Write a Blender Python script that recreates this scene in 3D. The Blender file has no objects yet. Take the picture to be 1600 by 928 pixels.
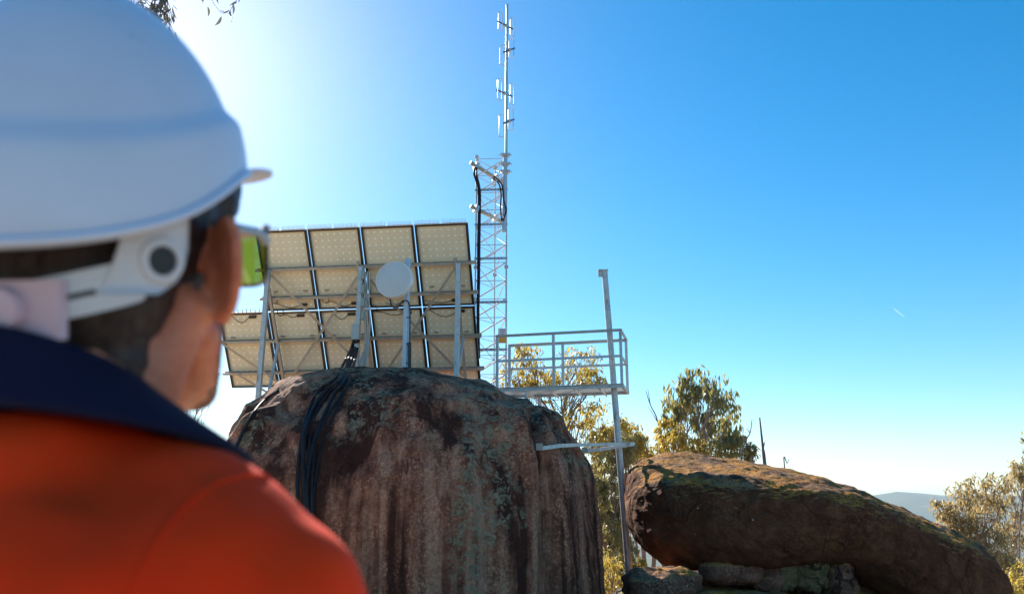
import bpy, bmesh, math, random
import numpy as np
from mathutils import Vector, Matrix, Euler
from mathutils.bvhtree import BVHTree

rad = math.radians
sc = bpy.context.scene
C = sc.collection
random.seed(7)
RNG = np.random.default_rng(7)

# ------------------------------------------------------------------ camera
EYE = 1.45
PITCH = rad(14.5)
FPX = 1256.0                                  # focal length in pixels of the 1600 px wide photograph
cam_d = bpy.data.cameras.new('camera')
cam = bpy.data.objects.new('camera', cam_d); C.objects.link(cam)
cam.location = (0, 0, EYE)
cam.rotation_euler = (rad(90) + PITCH, 0, 0)
cam_d.sensor_width = 36.0
cam_d.lens = 36.0 * FPX / 1600.0
cam_d.clip_start = 0.02
cam_d.clip_end = 60000
cam_d.dof.use_dof = True
cam_d.dof.focus_distance = 15.0
cam_d.dof.aperture_fstop = 5.2
sc.camera = cam

# ------------------------------------------------------------------ sky and sun
SUN_EL, SUN_AZ = rad(30.5), rad(-28.3)        # azimuth measured from +Y towards +X
world = bpy.data.worlds.new('World'); sc.world = world
world.use_nodes = True
wn = world.node_tree
wn.nodes.clear()
sky = wn.nodes.new('ShaderNodeTexSky'); sky.sky_type = 'NISHITA'
sky.sun_disc = False
sky.sun_elevation = SUN_EL
sky.sun_rotation = SUN_AZ
sky.altitude = 600
sky.air_density = 1.0
sky.dust_density = 0.45
sky.ozone_density = 2.5
hs = wn.nodes.new('ShaderNodeHueSaturation'); hs.inputs['Hue'].default_value = 0.491; hs.inputs['Saturation'].default_value = 1.45
bg = wn.nodes.new('ShaderNodeBackground'); bg.inputs['Strength'].default_value = 0.083
wo = wn.nodes.new('ShaderNodeOutputWorld')
wn.links.new(sky.outputs[0], hs.inputs['Color'])
wn.links.new(hs.outputs[0], bg.inputs['Color'])
wn.links.new(bg.outputs[0], wo.inputs['Surface'])
sl = bpy.data.lights.new('sun', 'SUN'); sl.energy = 4.9; sl.angle = rad(0.53); sl.color = (1.0, 0.93, 0.82)
sun = bpy.data.objects.new('sun', sl); C.objects.link(sun)
SUND = Vector((math.sin(SUN_AZ) * math.cos(SUN_EL), math.cos(SUN_AZ) * math.cos(SUN_EL), math.sin(SUN_EL)))
sun.rotation_euler = SUND.to_track_quat('Z', 'Y').to_euler()
sun.location = (-10, 20, 30)
sc.view_settings.view_transform = 'Standard'
sc.view_settings.look = 'None'
sc.view_settings.gamma = 1.0
sc.view_settings.use_curve_mapping = False
sc.view_settings.exposure = 1.2
sc.render.engine = 'CYCLES'
sc.cycles.use_denoising = True
sc.cycles.max_bounces = 8
sc.cycles.transparent_max_bounces = 16
sc.cycles.volume_bounces = 0
sc.cycles.sample_clamp_indirect = 6.0

# ------------------------------------------------------------------ helpers
CP, SP = math.cos(PITCH), math.sin(PITCH)
def W(px, py, Y):
    """point at world depth Y that the photograph shows at (px, py)"""
    u, v = (px - 800) / FPX, (464 - py) / FPX
    d = (u, CP - v * SP, SP + v * CP)
    t = Y / d[1]
    return Vector((u * t, Y, EYE + d[2] * t))
def raydir(px, py):
    u, v = (px - 800) / FPX, (464 - py) / FPX
    return Vector((u, CP - v * SP, SP + v * CP)).normalized()

def _hash(ix, iy, iz, seed):
    h = (ix.astype(np.int64) * 374761393 + iy.astype(np.int64) * 668265263 + iz.astype(np.int64) * 2147483647 + seed * 974634777) & 0xFFFFFFFF
    h = ((h ^ (h >> 13)) * 1274126177) & 0xFFFFFFFF
    h = ((h ^ (h >> 16)) * 2246822519) & 0xFFFFFFFF
    h = h ^ (h >> 15)
    return (h & 0xFFFFFF).astype(np.float64) / 0x7FFFFF - 1.0
def vnoise(p, seed=0):
    p = np.asarray(p, float)
    i = np.floor(p).astype(np.int64); f = p - i
    f = f * f * f * (f * (f * 6 - 15) + 10)
    r = 0
    for dx in (0, 1):
        wx = f[:, 0] if dx else 1 - f[:, 0]
        for dy in (0, 1):
            wy = f[:, 1] if dy else 1 - f[:, 1]
            for dz in (0, 1):
                wz = f[:, 2] if dz else 1 - f[:, 2]
                r = r + wx * wy * wz * _hash(i[:, 0] + dx, i[:, 1] + dy, i[:, 2] + dz, seed)
    return r
def fbm(p, octv=4, seed=0, gain=0.5):
    a, s, t = 1.0, 0, 0
    p = np.asarray(p, float)
    for k in range(octv):
        s = s + a * vnoise(p * (2.03 ** k) + 17.3 * k, seed + k); t += a; a *= gain
    return s / t

WLOC = {}                                       # world location of every object made here
def tag(o, label, cat, group=None, kind=None):
    if label: o['label'] = label
    if cat: o['category'] = cat
    if group: o['group'] = group
    if kind: o['kind'] = kind
    return o
def thing(name, label, cat, loc, group=None):
    o = bpy.data.objects.new(name, None); C.objects.link(o)
    o.empty_display_size = 0.1
    o.location = loc; WLOC[o] = Vector(loc)
    return tag(o, label, cat, group)
def link_obj(name, me, loc, parent=None, rot=None):
    o = bpy.data.objects.new(name, me); C.objects.link(o)
    loc = Vector(loc); WLOC[o] = loc
    o.parent = parent
    o.location = loc - (WLOC[parent] if parent is not None else Vector((0, 0, 0)))
    if rot is not None: o.rotation_euler = rot
    return o
def copy_at(src, delta, parent=None, name=None):
    """copy of a thing or part with copies of its children, moved by delta"""
    c = src.copy(); C.objects.link(c)
    if name: c.name = name
    loc = WLOC[src] + Vector(delta); WLOC[c] = loc
    c.parent = parent
    c.location = loc - (WLOC[parent] if parent is not None else Vector((0, 0, 0)))
    for ch in list(src.children):
        copy_at(ch, delta, c)
    return c

class MB:
    def __init__(s): s.v = []; s.f = []
    def add(s, vs, fs):
        n = len(s.v); s.v.extend([tuple(v) for v in vs]); s.f.extend([tuple(i + n for i in f) for f in fs]); return s
    def box(s, c, size, M=None):
        c = Vector(c); hx, hy, hz = size[0] / 2, size[1] / 2, size[2] / 2
        vs = [Vector((x, y, z)) for x in (-hx, hx) for y in (-hy, hy) for z in (-hz, hz)]
        if M is not None: vs = [M @ v for v in vs]
        return s.add([c + v for v in vs], [(0, 1, 3, 2), (4, 6, 7, 5), (0, 4, 5, 1), (2, 3, 7, 6), (0, 2, 6, 4), (1, 5, 7, 3)])
    def beam(s, p, q, w, h, up=(0, 0, 1)):
        p, q, up = Vector(p), Vector(q), Vector(up)
        d = (q - p); L = d.length; d.normalize()
        x = d.cross(up)
        if x.length < 1e-4: x = d.cross(Vector((0, 1, 0)))
        x.normalize(); u = x.cross(d)
        M = Matrix((x, d, u)).transposed()
        return s.box((p + q) / 2, (w, L, h), M)
    def angle(s, p, q, w, t, up=(0, 0, 1), flip=1):
        """an L section: one leg lies flat, the other stands"""
        p, q, up = Vector(p), Vector(q), Vector(up)
        d = (q - p).normalized(); x = d.cross(up).normalized(); u = x.cross(d)
        s.beam(p, q, w, t, up)
        o = x * (flip * (w / 2 - t / 2)) - u * (w / 2)
        return s.beam(p + o, q + o, t, w - t * 1.02, up)
    def channel(s, p, q, w, h, t, up=(0, 0, 1)):
        """a C section, open towards +x"""
        p, q, up = Vector(p), Vector(q), Vector(up)
        d = (q - p).normalized(); x = d.cross(up).normalized(); u = x.cross(d)
        s.beam(p - x * (w / 2 - t / 2), q - x * (w / 2 - t / 2), t, h, up)
        for k in (-1, 1):
            o = u * (k * (h / 2 - t / 2)) + x * (t / 2 + 0.0005)
            s.beam(p + o, q + o, w - t, t, up)
        return s
    def tube(s, path, r, n=8, cap=True):
        P = [Vector(p) for p in path]
        R = r if hasattr(r, '__len__') else [r] * len(P)
        n0 = len(s.v); T = []
        for i in range(len(P)):
            a, b = P[max(0, i - 1)], P[min(len(P) - 1, i + 1)]
            t = (b - a); T.append(t.normalized() if t.length > 1e-9 else Vector((0, 0, 1)))
        x = T[0].orthogonal().normalized()
        for i, p in enumerate(P):
            x = (x - T[i] * x.dot(T[i]))
            x = x.normalized() if x.length > 1e-6 else T[i].orthogonal().normalized()
            y = T[i].cross(x)
            for k in range(n):
                a = 2 * math.pi * k / n
                s.v.append(tuple(p + (x * math.cos(a) + y * math.sin(a)) * R[i]))
        for i in range(len(P) - 1):
            for k in range(n):
                a, b = n0 + i * n + k, n0 + i * n + (k + 1) % n
                s.f.append((a, b, b + n, a + n))
        if cap:
            s.f.append(tuple(n0 + k for k in reversed(range(n))))
            m = n0 + (len(P) - 1) * n
            s.f.append(tuple(m + k for k in range(n)))
        return s
    def ellipsoid(s, c, r, M=None, nu=20, nv=14):
        c = Vector(c); n0 = len(s.v)
        for j in range(nv + 1):
            th = math.pi * j / nv
            for i in range(nu):
                ph = 2 * math.pi * i / nu
                v = Vector((r[0] * math.sin(th) * math.cos(ph), r[1] * math.sin(th) * math.sin(ph), r[2] * math.cos(th)))
                if M is not None: v = M @ v
                s.v.append(tuple(c + v))
        for j in range(nv):
            for i in range(nu):
                a, b = n0 + j * nu + i, n0 + j * nu + (i + 1) % nu
                s.f.append((a, a + nu, b + nu, b))
        return s
    def capsule(s, p, q, r0, r1, n=14):
        p, q = Vector(p), Vector(q); d = (q - p); L = d.length; d.normalize()
        path, R = [], []
        for k in range(6):
            a = math.pi / 2 * k / 5; path.append(p - d * r0 * math.cos(a)); R.append(max(1e-4, r0 * math.sin(a)))
        for k in range(6):
            a = math.pi / 2 * k / 5; path.append(q + d * r1 * math.sin(a)); R.append(max(1e-4, r1 * math.cos(a)))
        return s.tube(path, R, n)
    def lathe(s, c, axis, prof, n=32):
        """prof = [(radius, along)]"""
        c, ax = Vector(c), Vector(axis).normalized(); x = ax.orthogonal().normalized(); y = ax.cross(x)
        n0 = len(s.v)
        for r, z in prof:
            for k in range(n):
                a = 2 * math.pi * k / n
                s.v.append(tuple(c + ax * z + (x * math.cos(a) + y * math.sin(a)) * max(r, 1e-4)))
        for i in range(len(prof) - 1):
            for k in range(n):
                a, b = n0 + i * n + k, n0 + i * n + (k + 1) % n
                s.f.append((a, b, b + n, a + n))
        return s
    def mesh(s, name, mat, smooth=False, origin=None):
        V = np.array(s.v)
        c = Vector((V.min(0) + V.max(0)) / 2) if origin is None else Vector(origin)
        me = bpy.data.meshes.new(name)
        me.from_pydata([tuple(v) for v in (V - np.array(c))], [], s.f)
        me.materials.append(mat)
        if smooth:
            me.polygons.foreach_set('use_smooth', [True] * len(me.polygons))
            if smooth != 'all':
                me.set_sharp_from_angle(angle=rad(40))
        me.validate()
        return me, c
    def build(s, name, mat, parent=None, smooth=False, origin=None):
        me, c = s.mesh(name, mat, smooth, origin)
        return link_obj(name, me, c, parent)

def remesh(mb, name, mat, voxel, smooth=6, origin=None, disp=None):
    """one continuous skin over overlapping solids"""
    me, c = mb.mesh(name + '_raw', mat, False, origin)
    o = bpy.data.objects.new('tmp', me); C.objects.link(o)
    m = o.modifiers.new('r', 'REMESH'); m.mode = 'VOXEL'; m.voxel_size = voxel
    if smooth:
        k = o.modifiers.new('s', 'SMOOTH'); k.iterations = smooth; k.factor = 0.5
    dg = bpy.context.evaluated_depsgraph_get()
    nm = bpy.data.meshes.new_from_object(o.evaluated_get(dg))
    bpy.data.objects.remove(o); bpy.data.meshes.remove(me)
    nm.name = name
    nm.materials.clear(); nm.materials.append(mat)
    if disp is not None:
        n = len(nm.vertices); co = np.empty(n * 3); nm.vertices.foreach_get('co', co); co = co.reshape(-1, 3)
        no = np.empty(n * 3); nm.vertices.foreach_get('normal', no); no = no.reshape(-1, 3)
        co = co + no * disp(co + np.array(c))[:, None]
        nm.vertices.foreach_set('co', co.ravel()); nm.update()
    nm.polygons.foreach_set('use_smooth', [True] * len(nm.polygons))
    return nm, c

# ------------------------------------------------------------------ materials
class NT:
    def __init__(s, name):
        s.m = bpy.data.materials.new(name); s.m.use_nodes = True; s.t = s.m.node_tree; s.t.nodes.clear()
        s.out = s.t.nodes.new('ShaderNodeOutputMaterial')
    def n(s, typ, **kw):
        o = s.t.nodes.new(typ)
        for k, v in kw.items():
            if k in o.inputs.keys() if isinstance(k, str) else False: pass
            setattr(o, k, v)
        return o
    def set(s, node, **kw):
        for k, v in kw.items():
            sock = node.inputs[k.replace('_', ' ')]
            if isinstance(v, bpy.types.NodeSocket): s.t.links.new(v, sock)
            else: sock.default_value = v
        return node
    def link(s, a, b): s.t.links.new(a, b)
    def coords(s, scale=(1, 1, 1), loc=(0, 0, 0), kind='Object', world=False):
        if world:
            src = s.n('ShaderNodeNewGeometry').outputs['Position']
        else:
            src = s.n('ShaderNodeTexCoord').outputs[kind]
        mp = s.n('ShaderNodeMapping'); mp.inputs['Scale'].default_value = scale; mp.inputs['Location'].default_value = loc
        s.link(src, mp.inputs['Vector']); return mp.outputs[0]
    def noise(s, vec, scale, detail=4, rough=0.55, dist=0.0):
        o = s.n('ShaderNodeTexNoise'); o.inputs['Scale'].default_value = scale; o.inputs['Detail'].default_value = detail
        o.inputs['Roughness'].default_value = rough; o.inputs['Distortion'].default_value = dist
        s.link(vec, o.inputs['Vector']); return o.outputs[0]
    def voro(s, vec, scale, feature='F1'):
        o = s.n('ShaderNodeTexVoronoi'); o.feature = feature; o.inputs['Scale'].default_value = scale
        s.link(vec, o.inputs['Vector']); return o.outputs['Distance']
    def ramp(s, fac, stops, interp='LINEAR'):
        o = s.n('ShaderNodeValToRGB'); r = o.color_ramp; r.interpolation = interp
        while len(r.elements) < len(stops): r.elements.new(0.5)
        for e, (p, c) in zip(r.elements, stops):
            e.position = p; e.color = (c, c, c, 1) if not hasattr(c, '__len__') else tuple(c) + (1,)
        s.link(fac, o.inputs[0]); return o.outputs[0]
    def mix(s, fac, a, b, mode='MIX'):
        o = s.n('ShaderNodeMix'); o.data_type = 'RGBA'; o.blend_type = mode
        for sock, v in ((o.inputs[0], fac), (o.inputs[6], a), (o.inputs[7], b)):
            if isinstance(v, bpy.types.NodeSocket): s.link(v, sock)
            elif hasattr(v, '__len__'): sock.default_value = tuple(v) + (1,)
            else: sock.default_value = v
        return o.outputs[2]
    def math(s, op, a, b=0.0, clamp=False):
        o = s.n('ShaderNodeMath'); o.operation = op; o.use_clamp = clamp
        for k, v in enumerate((a, b)):
            if isinstance(v, bpy.types.NodeSocket): s.link(v, o.inputs[k])
            else: o.inputs[k].default_value = v
        return o.outputs[0]
    def bump(s, h, strength=0.3, dist=0.02, normal=None):
        o = s.n('ShaderNodeBump'); o.inputs['Strength'].default_value = strength; o.inputs['Distance'].default_value = dist
        s.link(h, o.inputs['Height'])
        if normal is not None: s.link(normal, o.inputs['Normal'])
        return o.outputs[0]
    def principled(s, **kw):
        p = s.n('ShaderNodeBsdfPrincipled')
        for k, v in kw.items():
            sock = p.inputs[k.replace('_', ' ')]
            if isinstance(v, bpy.types.NodeSocket): s.link(v, sock)
            elif hasattr(v, '__len__') and len(v) == 3 and sock.type == 'RGBA': sock.default_value = tuple(v) + (1,)
            else: sock.default_value = v
        s.link(p.outputs[0], s.out.inputs[0]); return p

def simple(name, col, rough=0.5, metal=0.0, var=0.12, scale=6.0, bump=0.0, bscale=80, spec=0.5):
    t = NT(name); co = t.coords(world=True)
    n = t.noise(co, scale, 5, 0.6)
    c = t.ramp(n, [(0.25, [x * (1 - var) for x in col]), (0.75, [min(1, x * (1 + var)) for x in col])])
    r = t.ramp(n, [(0.2, max(0.05, rough - 0.08)), (0.8, min(1, rough + 0.08))])
    kw = dict(Base_Color=c, Roughness=r, Metallic=metal, Specular_IOR_Level=spec)
    if bump: kw['Normal'] = t.bump(t.noise(co, bscale, 3), bump, 0.004)
    t.principled(**kw); return t.m

M = {}
def mat_galv():
    t = NT('galvanised_steel'); co = t.coords(world=True)
    n = t.noise(co, 9, 6, 0.65); sp = t.voro(co, 42)
    c = t.ramp(t.math('ADD', t.math('MULTIPLY', n, 0.75), t.math('MULTIPLY', sp, 0.35)), [(0.3, (0.36, 0.37, 0.37)), (0.7, (0.60, 0.61, 0.60))])
    rust = t.ramp(t.noise(t.coords((3, 3, 1.2), (4, 2, 7), world=True), 2.0, 7, 0.7), [(0.56, 0.0), (0.68, 0.75)])
    c = t.mix(rust, c, (0.26, 0.17, 0.11))
    t.principled(Base_Color=c, Roughness=t.ramp(n, [(0.3, 0.35), (0.7, 0.6)]), Metallic=0.35, Normal=t.bump(n, 0.1, 0.004)); return t.m
M['galv'] = mat_galv()
M['galv_warm'] = simple('weathered_rail_steel', (0.42, 0.37, 0.31), 0.55, 0.2, 0.2, 7)
M['alu'] = simple('aluminium', (0.80, 0.81, 0.82), 0.35, 0.15, 0.08, 12)
M['bluepole'] = simple('pole_steel', (0.48, 0.52, 0.56), 0.35, 0.3, 0.12, 8)
M['black'] = simple('black_plastic', (0.018, 0.018, 0.020), 0.45, 0, 0.3, 14)
M['cable'] = simple('black_cable_sheath', (0.016, 0.013, 0.016), 0.6, 0, 0.4, 5, spec=0.25)
M['frameblack'] = simple('black_anodised_frame', (0.022, 0.020, 0.022), 0.4, 0.3, 0.2, 8)
M['boxgrey'] = simple('grey_plastic_box', (0.45, 0.46, 0.43), 0.5, 0, 0.08, 9)
M['boxgreen'] = simple('green_grey_box', (0.33, 0.37, 0.32), 0.5, 0, 0.1, 9)
M['radome'] = simple('radome_fabric', (0.56, 0.59, 0.60), 0.55, 0, 0.04, 6)
M['rimlight'] = simple('white_rim_paint', (0.78, 0.80, 0.82), 0.35, 0, 0.04, 6)
M['teal'] = simple('pale_green_mast', (0.42, 0.52, 0.50), 0.4, 0.25, 0.1, 6)
M['copper'] = simple('loop_tube', (0.74, 0.74, 0.72), 0.3, 0.4, 0.12, 14)
M['boom'] = simple('dark_blue_boom', (0.10, 0.11, 0.20), 0.45, 0.2, 0.15, 14)
M['signwhite'] = simple('sign_white', (0.72, 0.72, 0.70), 0.5, 0, 0.04, 9)
M['signorange'] = simple('sign_orange', (0.80, 0.36, 0.04), 0.5, 0, 0.05, 9)
M['print'] = simple('sign_print', (0.12, 0.12, 0.12), 0.6, 0, 0.05, 9)
M['concrete'] = simple('concrete_pad', (0.36, 0.34, 0.31), 0.85, 0, 0.2, 12, 0.4, 40)

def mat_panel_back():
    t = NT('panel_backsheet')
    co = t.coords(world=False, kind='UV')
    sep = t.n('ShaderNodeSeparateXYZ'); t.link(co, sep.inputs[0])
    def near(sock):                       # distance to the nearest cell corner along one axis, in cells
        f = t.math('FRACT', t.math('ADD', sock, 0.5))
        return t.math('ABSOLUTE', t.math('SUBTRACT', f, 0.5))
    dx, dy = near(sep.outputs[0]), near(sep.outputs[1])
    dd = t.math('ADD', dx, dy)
    dot = t.ramp(dd, [(0.14, 1.0), (0.22, 0.0)])  # sunlight leaking through at the cell corners, painted as paler dots
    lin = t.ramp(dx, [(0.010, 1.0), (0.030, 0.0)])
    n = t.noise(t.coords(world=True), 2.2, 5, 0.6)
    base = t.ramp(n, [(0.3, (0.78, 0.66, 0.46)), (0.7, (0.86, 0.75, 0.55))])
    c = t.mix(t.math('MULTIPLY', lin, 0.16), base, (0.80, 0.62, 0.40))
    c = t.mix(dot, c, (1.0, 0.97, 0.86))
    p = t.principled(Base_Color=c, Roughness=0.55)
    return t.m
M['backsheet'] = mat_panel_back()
M['cells'] = simple('dark_solar_cells', (0.008, 0.010, 0.03), 0.12, 0, 0.2, 20)

def mat_rock(name, streak, lichen_green, lichen_orange, col_dark, col_mid, col_light, column=None, crust_amt=0.75, crack=0.8):
    t = NT(name)
    co = t.coords(world=True)
    big = t.noise(co, 0.55, 5, 0.6, 0.6)
    mid = t.noise(co, 3.2, 8, 0.66, 0.4)
    fine = t.noise(co, 26, 8, 0.72)
    grit = t.noise(co, 95, 4, 0.7)
    mixd = t.math('ADD', t.math('MULTIPLY', mid, 0.62), t.math('MULTIPLY', fine, 0.38))
    c = t.ramp(mixd, [(0.31, col_dark), (0.50, col_mid), (0.69, col_light)])
    # pale mineral crust in broken speckles
    crust = t.ramp(t.math('MULTIPLY', t.ramp(fine, [(0.5, 0.0), (0.60, 1.0)]), t.ramp(t.noise(co, 1.7, 4, 0.6), [(0.42, 0.0), (0.62, 1.0)])), [(0.0, 0.0), (1.0, 1.0)])
    c = t.mix(t.math('MULTIPLY', crust, crust_amt), c, [min(1, x * 1.75) for x in col_light])
    h = t.math('ADD', t.math('MULTIPLY', mid, 0.6), t.math('MULTIPLY', fine, 0.45))
    if streak:
        st = t.noise(t.coords((2.3, 2.3, 0.10), world=True), 1.0, 4, 0.55, 0.25)
        st2 = t.noise(t.coords((6.5, 6.5, 0.22), (3, 1, 0), world=True), 1.0, 4, 0.6, 0.2)
        dk = t.ramp(t.math('ADD', t.math('MULTIPLY', st, 0.7), t.math('MULTIPLY', st2, 0.3)), [(0.44, 1.0), (0.505, 0.0)])
        lt = t.ramp(t.math('ADD', t.math('MULTIPLY', st, 0.55), t.math('MULTIPLY', st2, 0.45)), [(0.52, 0.0), (0.60, 1.0)])
        brk = t.ramp(fine, [(0.36, 0.25), (0.62, 1.0)])
        c = t.mix(t.math('MULTIPLY', lt, t.math('MULTIPLY', brk, 0.85)), c, (0.58, 0.29, 0.18))
        c = t.mix(t.math('MULTIPLY', dk, 0.88), c, [x * 0.50 for x in col_dark])
    if lichen_green:
        warp = t.n('ShaderNodeVectorMath'); warp.operation = 'ADD'
        nz = t.n('ShaderNodeTexNoise'); nz.inputs['Scale'].default_value = 9; nz.inputs['Detail'].default_value = 4
        t.link(co, nz.inputs['Vector'])
        sc_ = t.n('ShaderNodeVectorMath'); sc_.operation = 'SCALE'; sc_.inputs['Scale'].default_value = 0.26
        t.link(nz.outputs['Color'], sc_.inputs[0]); t.link(co, warp.inputs[0]); t.link(sc_.outputs[0], warp.inputs[1])
        v = t.voro(warp.outputs[0], 5.2)
        v2 = t.voro(warp.outputs[0], 11)
        region = t.noise(t.coords((1, 1, 0.7), (5, 2, 1), world=True), 0.95, 4, 0.6)
        sepp = t.n('ShaderNodeSeparateXYZ'); t.link(co, sepp.inputs[0])
        ht = t.ramp(t.math('DIVIDE', t.math('SUBTRACT', sepp.outputs[2], 1.6), 2.2, True), [(0.0, 0.0), (1.0, 0.22)])
        reg = t.math('ADD', region, ht)
        if column is not None:
            cx, wdt = column
            zz = t.math('MULTIPLY', t.math('SUBTRACT', sepp.outputs[2], 2.6), -0.05)
            dxx = t.math('ABSOLUTE', t.math('SUBTRACT', t.math('ADD', sepp.outputs[0], zz), cx))
            colm = t.ramp(t.math('DIVIDE', dxx, wdt, True), [(0.25, 0.46), (1.0, 0.0)])
            lowf = t.ramp(t.math('DIVIDE', t.math('SUBTRACT', sepp.outputs[2], 0.6), 1.2, True), [(0.0, 0.2), (0.6, 1.0)])
            reg = t.math('ADD', reg, t.math('MULTIPLY', colm, lowf))
        regm = t.ramp(reg, [(0.61, 0.0), (0.70, 1.0)])
        blob = t.ramp(v, [(0.34, 1.0), (0.48, 0.0)])
        blob2 = t.ramp(v2, [(0.28, 1.0), (0.42, 0.0)])
        lm = t.math('MULTIPLY', t.math('MULTIPLY', t.math('MAXIMUM', blob, blob2), regm), t.ramp(t.noise(co, 14, 6, 0.7), [(0.38, 0.15), (0.52, 1.0)]))
        ring = t.ramp(v, [(0.05, (0.17, 0.125, 0.075)), (0.22, (0.30, 0.225, 0.135)), (0.33, (0.44, 0.335, 0.21))])
        lc = t.mix(t.ramp(fine, [(0.4, 0.0), (0.6, 0.6)]), ring, (0.07, 0.075, 0.055))
        c = t.mix(t.math('MULTIPLY', lm, 0.9), c, lc)
        h = t.math('ADD', h, t.math('MULTIPLY', lm, 0.25))
    if lichen_orange:
        geo = t.n('ShaderNodeNewGeometry'); sg = t.n('ShaderNodeSeparateXYZ'); t.link(geo.outputs['Normal'], sg.inputs[0])
        up = t.ramp(sg.outputs[2], [(0.45, 0.0), (0.80, 1.0)])
        reg = t.ramp(t.noise(t.coords((1, 1, 1), (2, 8, 3), world=True), 1.6, 6, 0.65), [(0.44, 0.0), (0.54, 1.0)])
        spk = t.ramp(t.noise(co, 30, 7, 0.75), [(0.47, 0.0), (0.54, 1.0)])
        om = t.math('MULTIPLY', t.math('MULTIPLY', up, reg), spk)
        oc = t.ramp(t.noise(co, 40, 3), [(0.35, (0.48, 0.15, 0.004)), (0.65, (0.70, 0.33, 0.015))])
        pale = t.math('MULTIPLY', up, t.ramp(t.noise(t.coords(loc=(9, 9, 9), world=True), 3.4, 7, 0.7), [(0.42, 0.0), (0.56, 0.6)]))  # paler lichen on upward faces, its colour lightened to read as sunlit
        c = t.mix(t.math('MULTIPLY', pale, t.ramp(fine, [(0.40, 0.1), (0.56, 1.0)])), c, (0.50, 0.31, 0.16))
        c = t.mix(t.math('MULTIPLY', om, 0.92), c, oc)
        spots = t.ramp(t.voro(co, 3.1), [(0.035, 0.75), (0.055, 0.0)])
        c = t.mix(spots, c, (0.55, 0.50, 0.44))
    h = t.math('ADD', h, t.math('MULTIPLY', grit, 0.16))
    # hairline joints
    wp = t.n('ShaderNodeVectorMath'); wp.operation = 'ADD'
    nz2 = t.n('ShaderNodeTexNoise'); nz2.inputs['Scale'].default_value = 2.2; nz2.inputs['Detail'].default_value = 6; t.link(co, nz2.inputs['Vector'])
    s2 = t.n('ShaderNodeVectorMath'); s2.operation = 'SCALE'; s2.inputs['Scale'].default_value = 0.7
    t.link(nz2.outputs['Color'], s2.inputs[0]); t.link(t.coords((1, 1, 0.55), (1.3, 0.4, 2.0), world=True), wp.inputs[0]); t.link(s2.outputs[0], wp.inputs[1])
    crk = t.ramp(t.voro(wp.outputs[0], 0.62, 'DISTANCE_TO_EDGE'), [(0.004, 1.0), (0.016, 0.0)])
    crk = t.math('MULTIPLY', crk, t.ramp(big, [(0.45, 0.0), (0.55, 1.0)]))
    c = t.mix(t.math('MULTIPLY', crk, crack), c, [x * 0.3 for x in col_dark])
    h = t.math('SUBTRACT', h, t.math('MULTIPLY', crk, crack * 0.8))
    nrm = t.bump(h, 0.9, 0.05)
    t.principled(Base_Color=c, Roughness=0.92, Specular_IOR_Level=0.2, Normal=nrm)
    return t.m
M['rock'] = mat_rock('streaked_granite', True, True, False, (0.076, 0.021, 0.014), (0.235, 0.080, 0.046), (0.46, 0.20, 0.115), column=(-0.36, 0.42), crack=0.35)
M['rock_brown'] = mat_rock('brown_granite', False, False, True, (0.036, 0.011, 0.005), (0.100, 0.035, 0.016), (0.20, 0.085, 0.042), crust_amt=0.22, crack=0.4)
M['rock_mossy'] = mat_rock('mossy_granite', False, False, True, (0.05, 0.040, 0.018), (0.12, 0.095, 0.045), (0.25, 0.19, 0.11))
M['rock_small'] = mat_rock('broken_granite', False, False, True, (0.05, 0.022, 0.015), (0.15, 0.072, 0.048), (0.30, 0.165, 0.11))

def mat_leaf(name, cols, trans, trans_mix=0.45):
    t = NT(name)
    g = t.n('ShaderNodeNewGeometry')
    c = t.ramp(g.outputs['Random Per Island'], [(i / max(1, len(cols) - 1), k) for i, k in enumerate(cols)])
    p = t.n('ShaderNodeBsdfPrincipled'); t.link(c, p.inputs['Base Color']); p.inputs['Roughness'].default_value = 0.38
    p.inputs['Specular IOR Level'].default_value = 0.6
    tr = t.n('ShaderNodeBsdfTranslucent')
    t.link(t.mix(0.55, c, trans), tr.inputs['Color'])
    mx = t.n('ShaderNodeMixShader'); mx.inputs[0].default_value = trans_mix
    t.link(p.outputs[0], mx.inputs[1]); t.link(tr.outputs[0], mx.inputs[2]); t.link(mx.outputs[0], t.out.inputs[0])
    return t.m
M['leaf_gold'] = mat_leaf('golden_gum_leaves', [(0.14, 0.12, 0.04), (0.28, 0.21, 0.05), (0.42, 0.30, 0.06), (0.20, 0.18, 0.06)], (0.80, 0.58, 0.10), 0.52)
M['leaf_green'] = mat_leaf('green_gum_leaves', [(0.08, 0.09, 0.03), (0.16, 0.155, 0.05), (0.11, 0.115, 0.05), (0.30, 0.22, 0.08)], (0.62, 0.54, 0.16), 0.45)
M['leaf_olive'] = mat_leaf('olive_gum_leaves', [(0.07, 0.075, 0.035), (0.15, 0.14, 0.06), (0.22, 0.19, 0.09), (0.10, 0.10, 0.05)], (0.68, 0.56, 0.18), 0.5)
M['leaf_grey'] = mat_leaf('grey_gum_leaves', [(0.16, 0.14, 0.07), (0.30, 0.23, 0.11), (0.42, 0.31, 0.15), (0.22, 0.17, 0.07)], (0.72, 0.52, 0.20))
M['leaf_shade'] = mat_leaf('hanging_gum_leaves', [(0.10, 0.09, 0.08), (0.14, 0.13, 0.11)], (0.25, 0.22, 0.14), 0.25)
M['bark'] = simple('gum_bark', (0.20, 0.13, 0.10), 0.85, 0, 0.45, 7, 0.6, 25)
M['bark_pale'] = simple('pale_gum_bark', (0.34, 0.25, 0.19), 0.8, 0, 0.4, 7, 0.5, 25)
M['deadwood'] = simple('dead_wood', (0.13, 0.10, 0.11), 0.85, 0, 0.3, 12, 0.4, 40)

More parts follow.
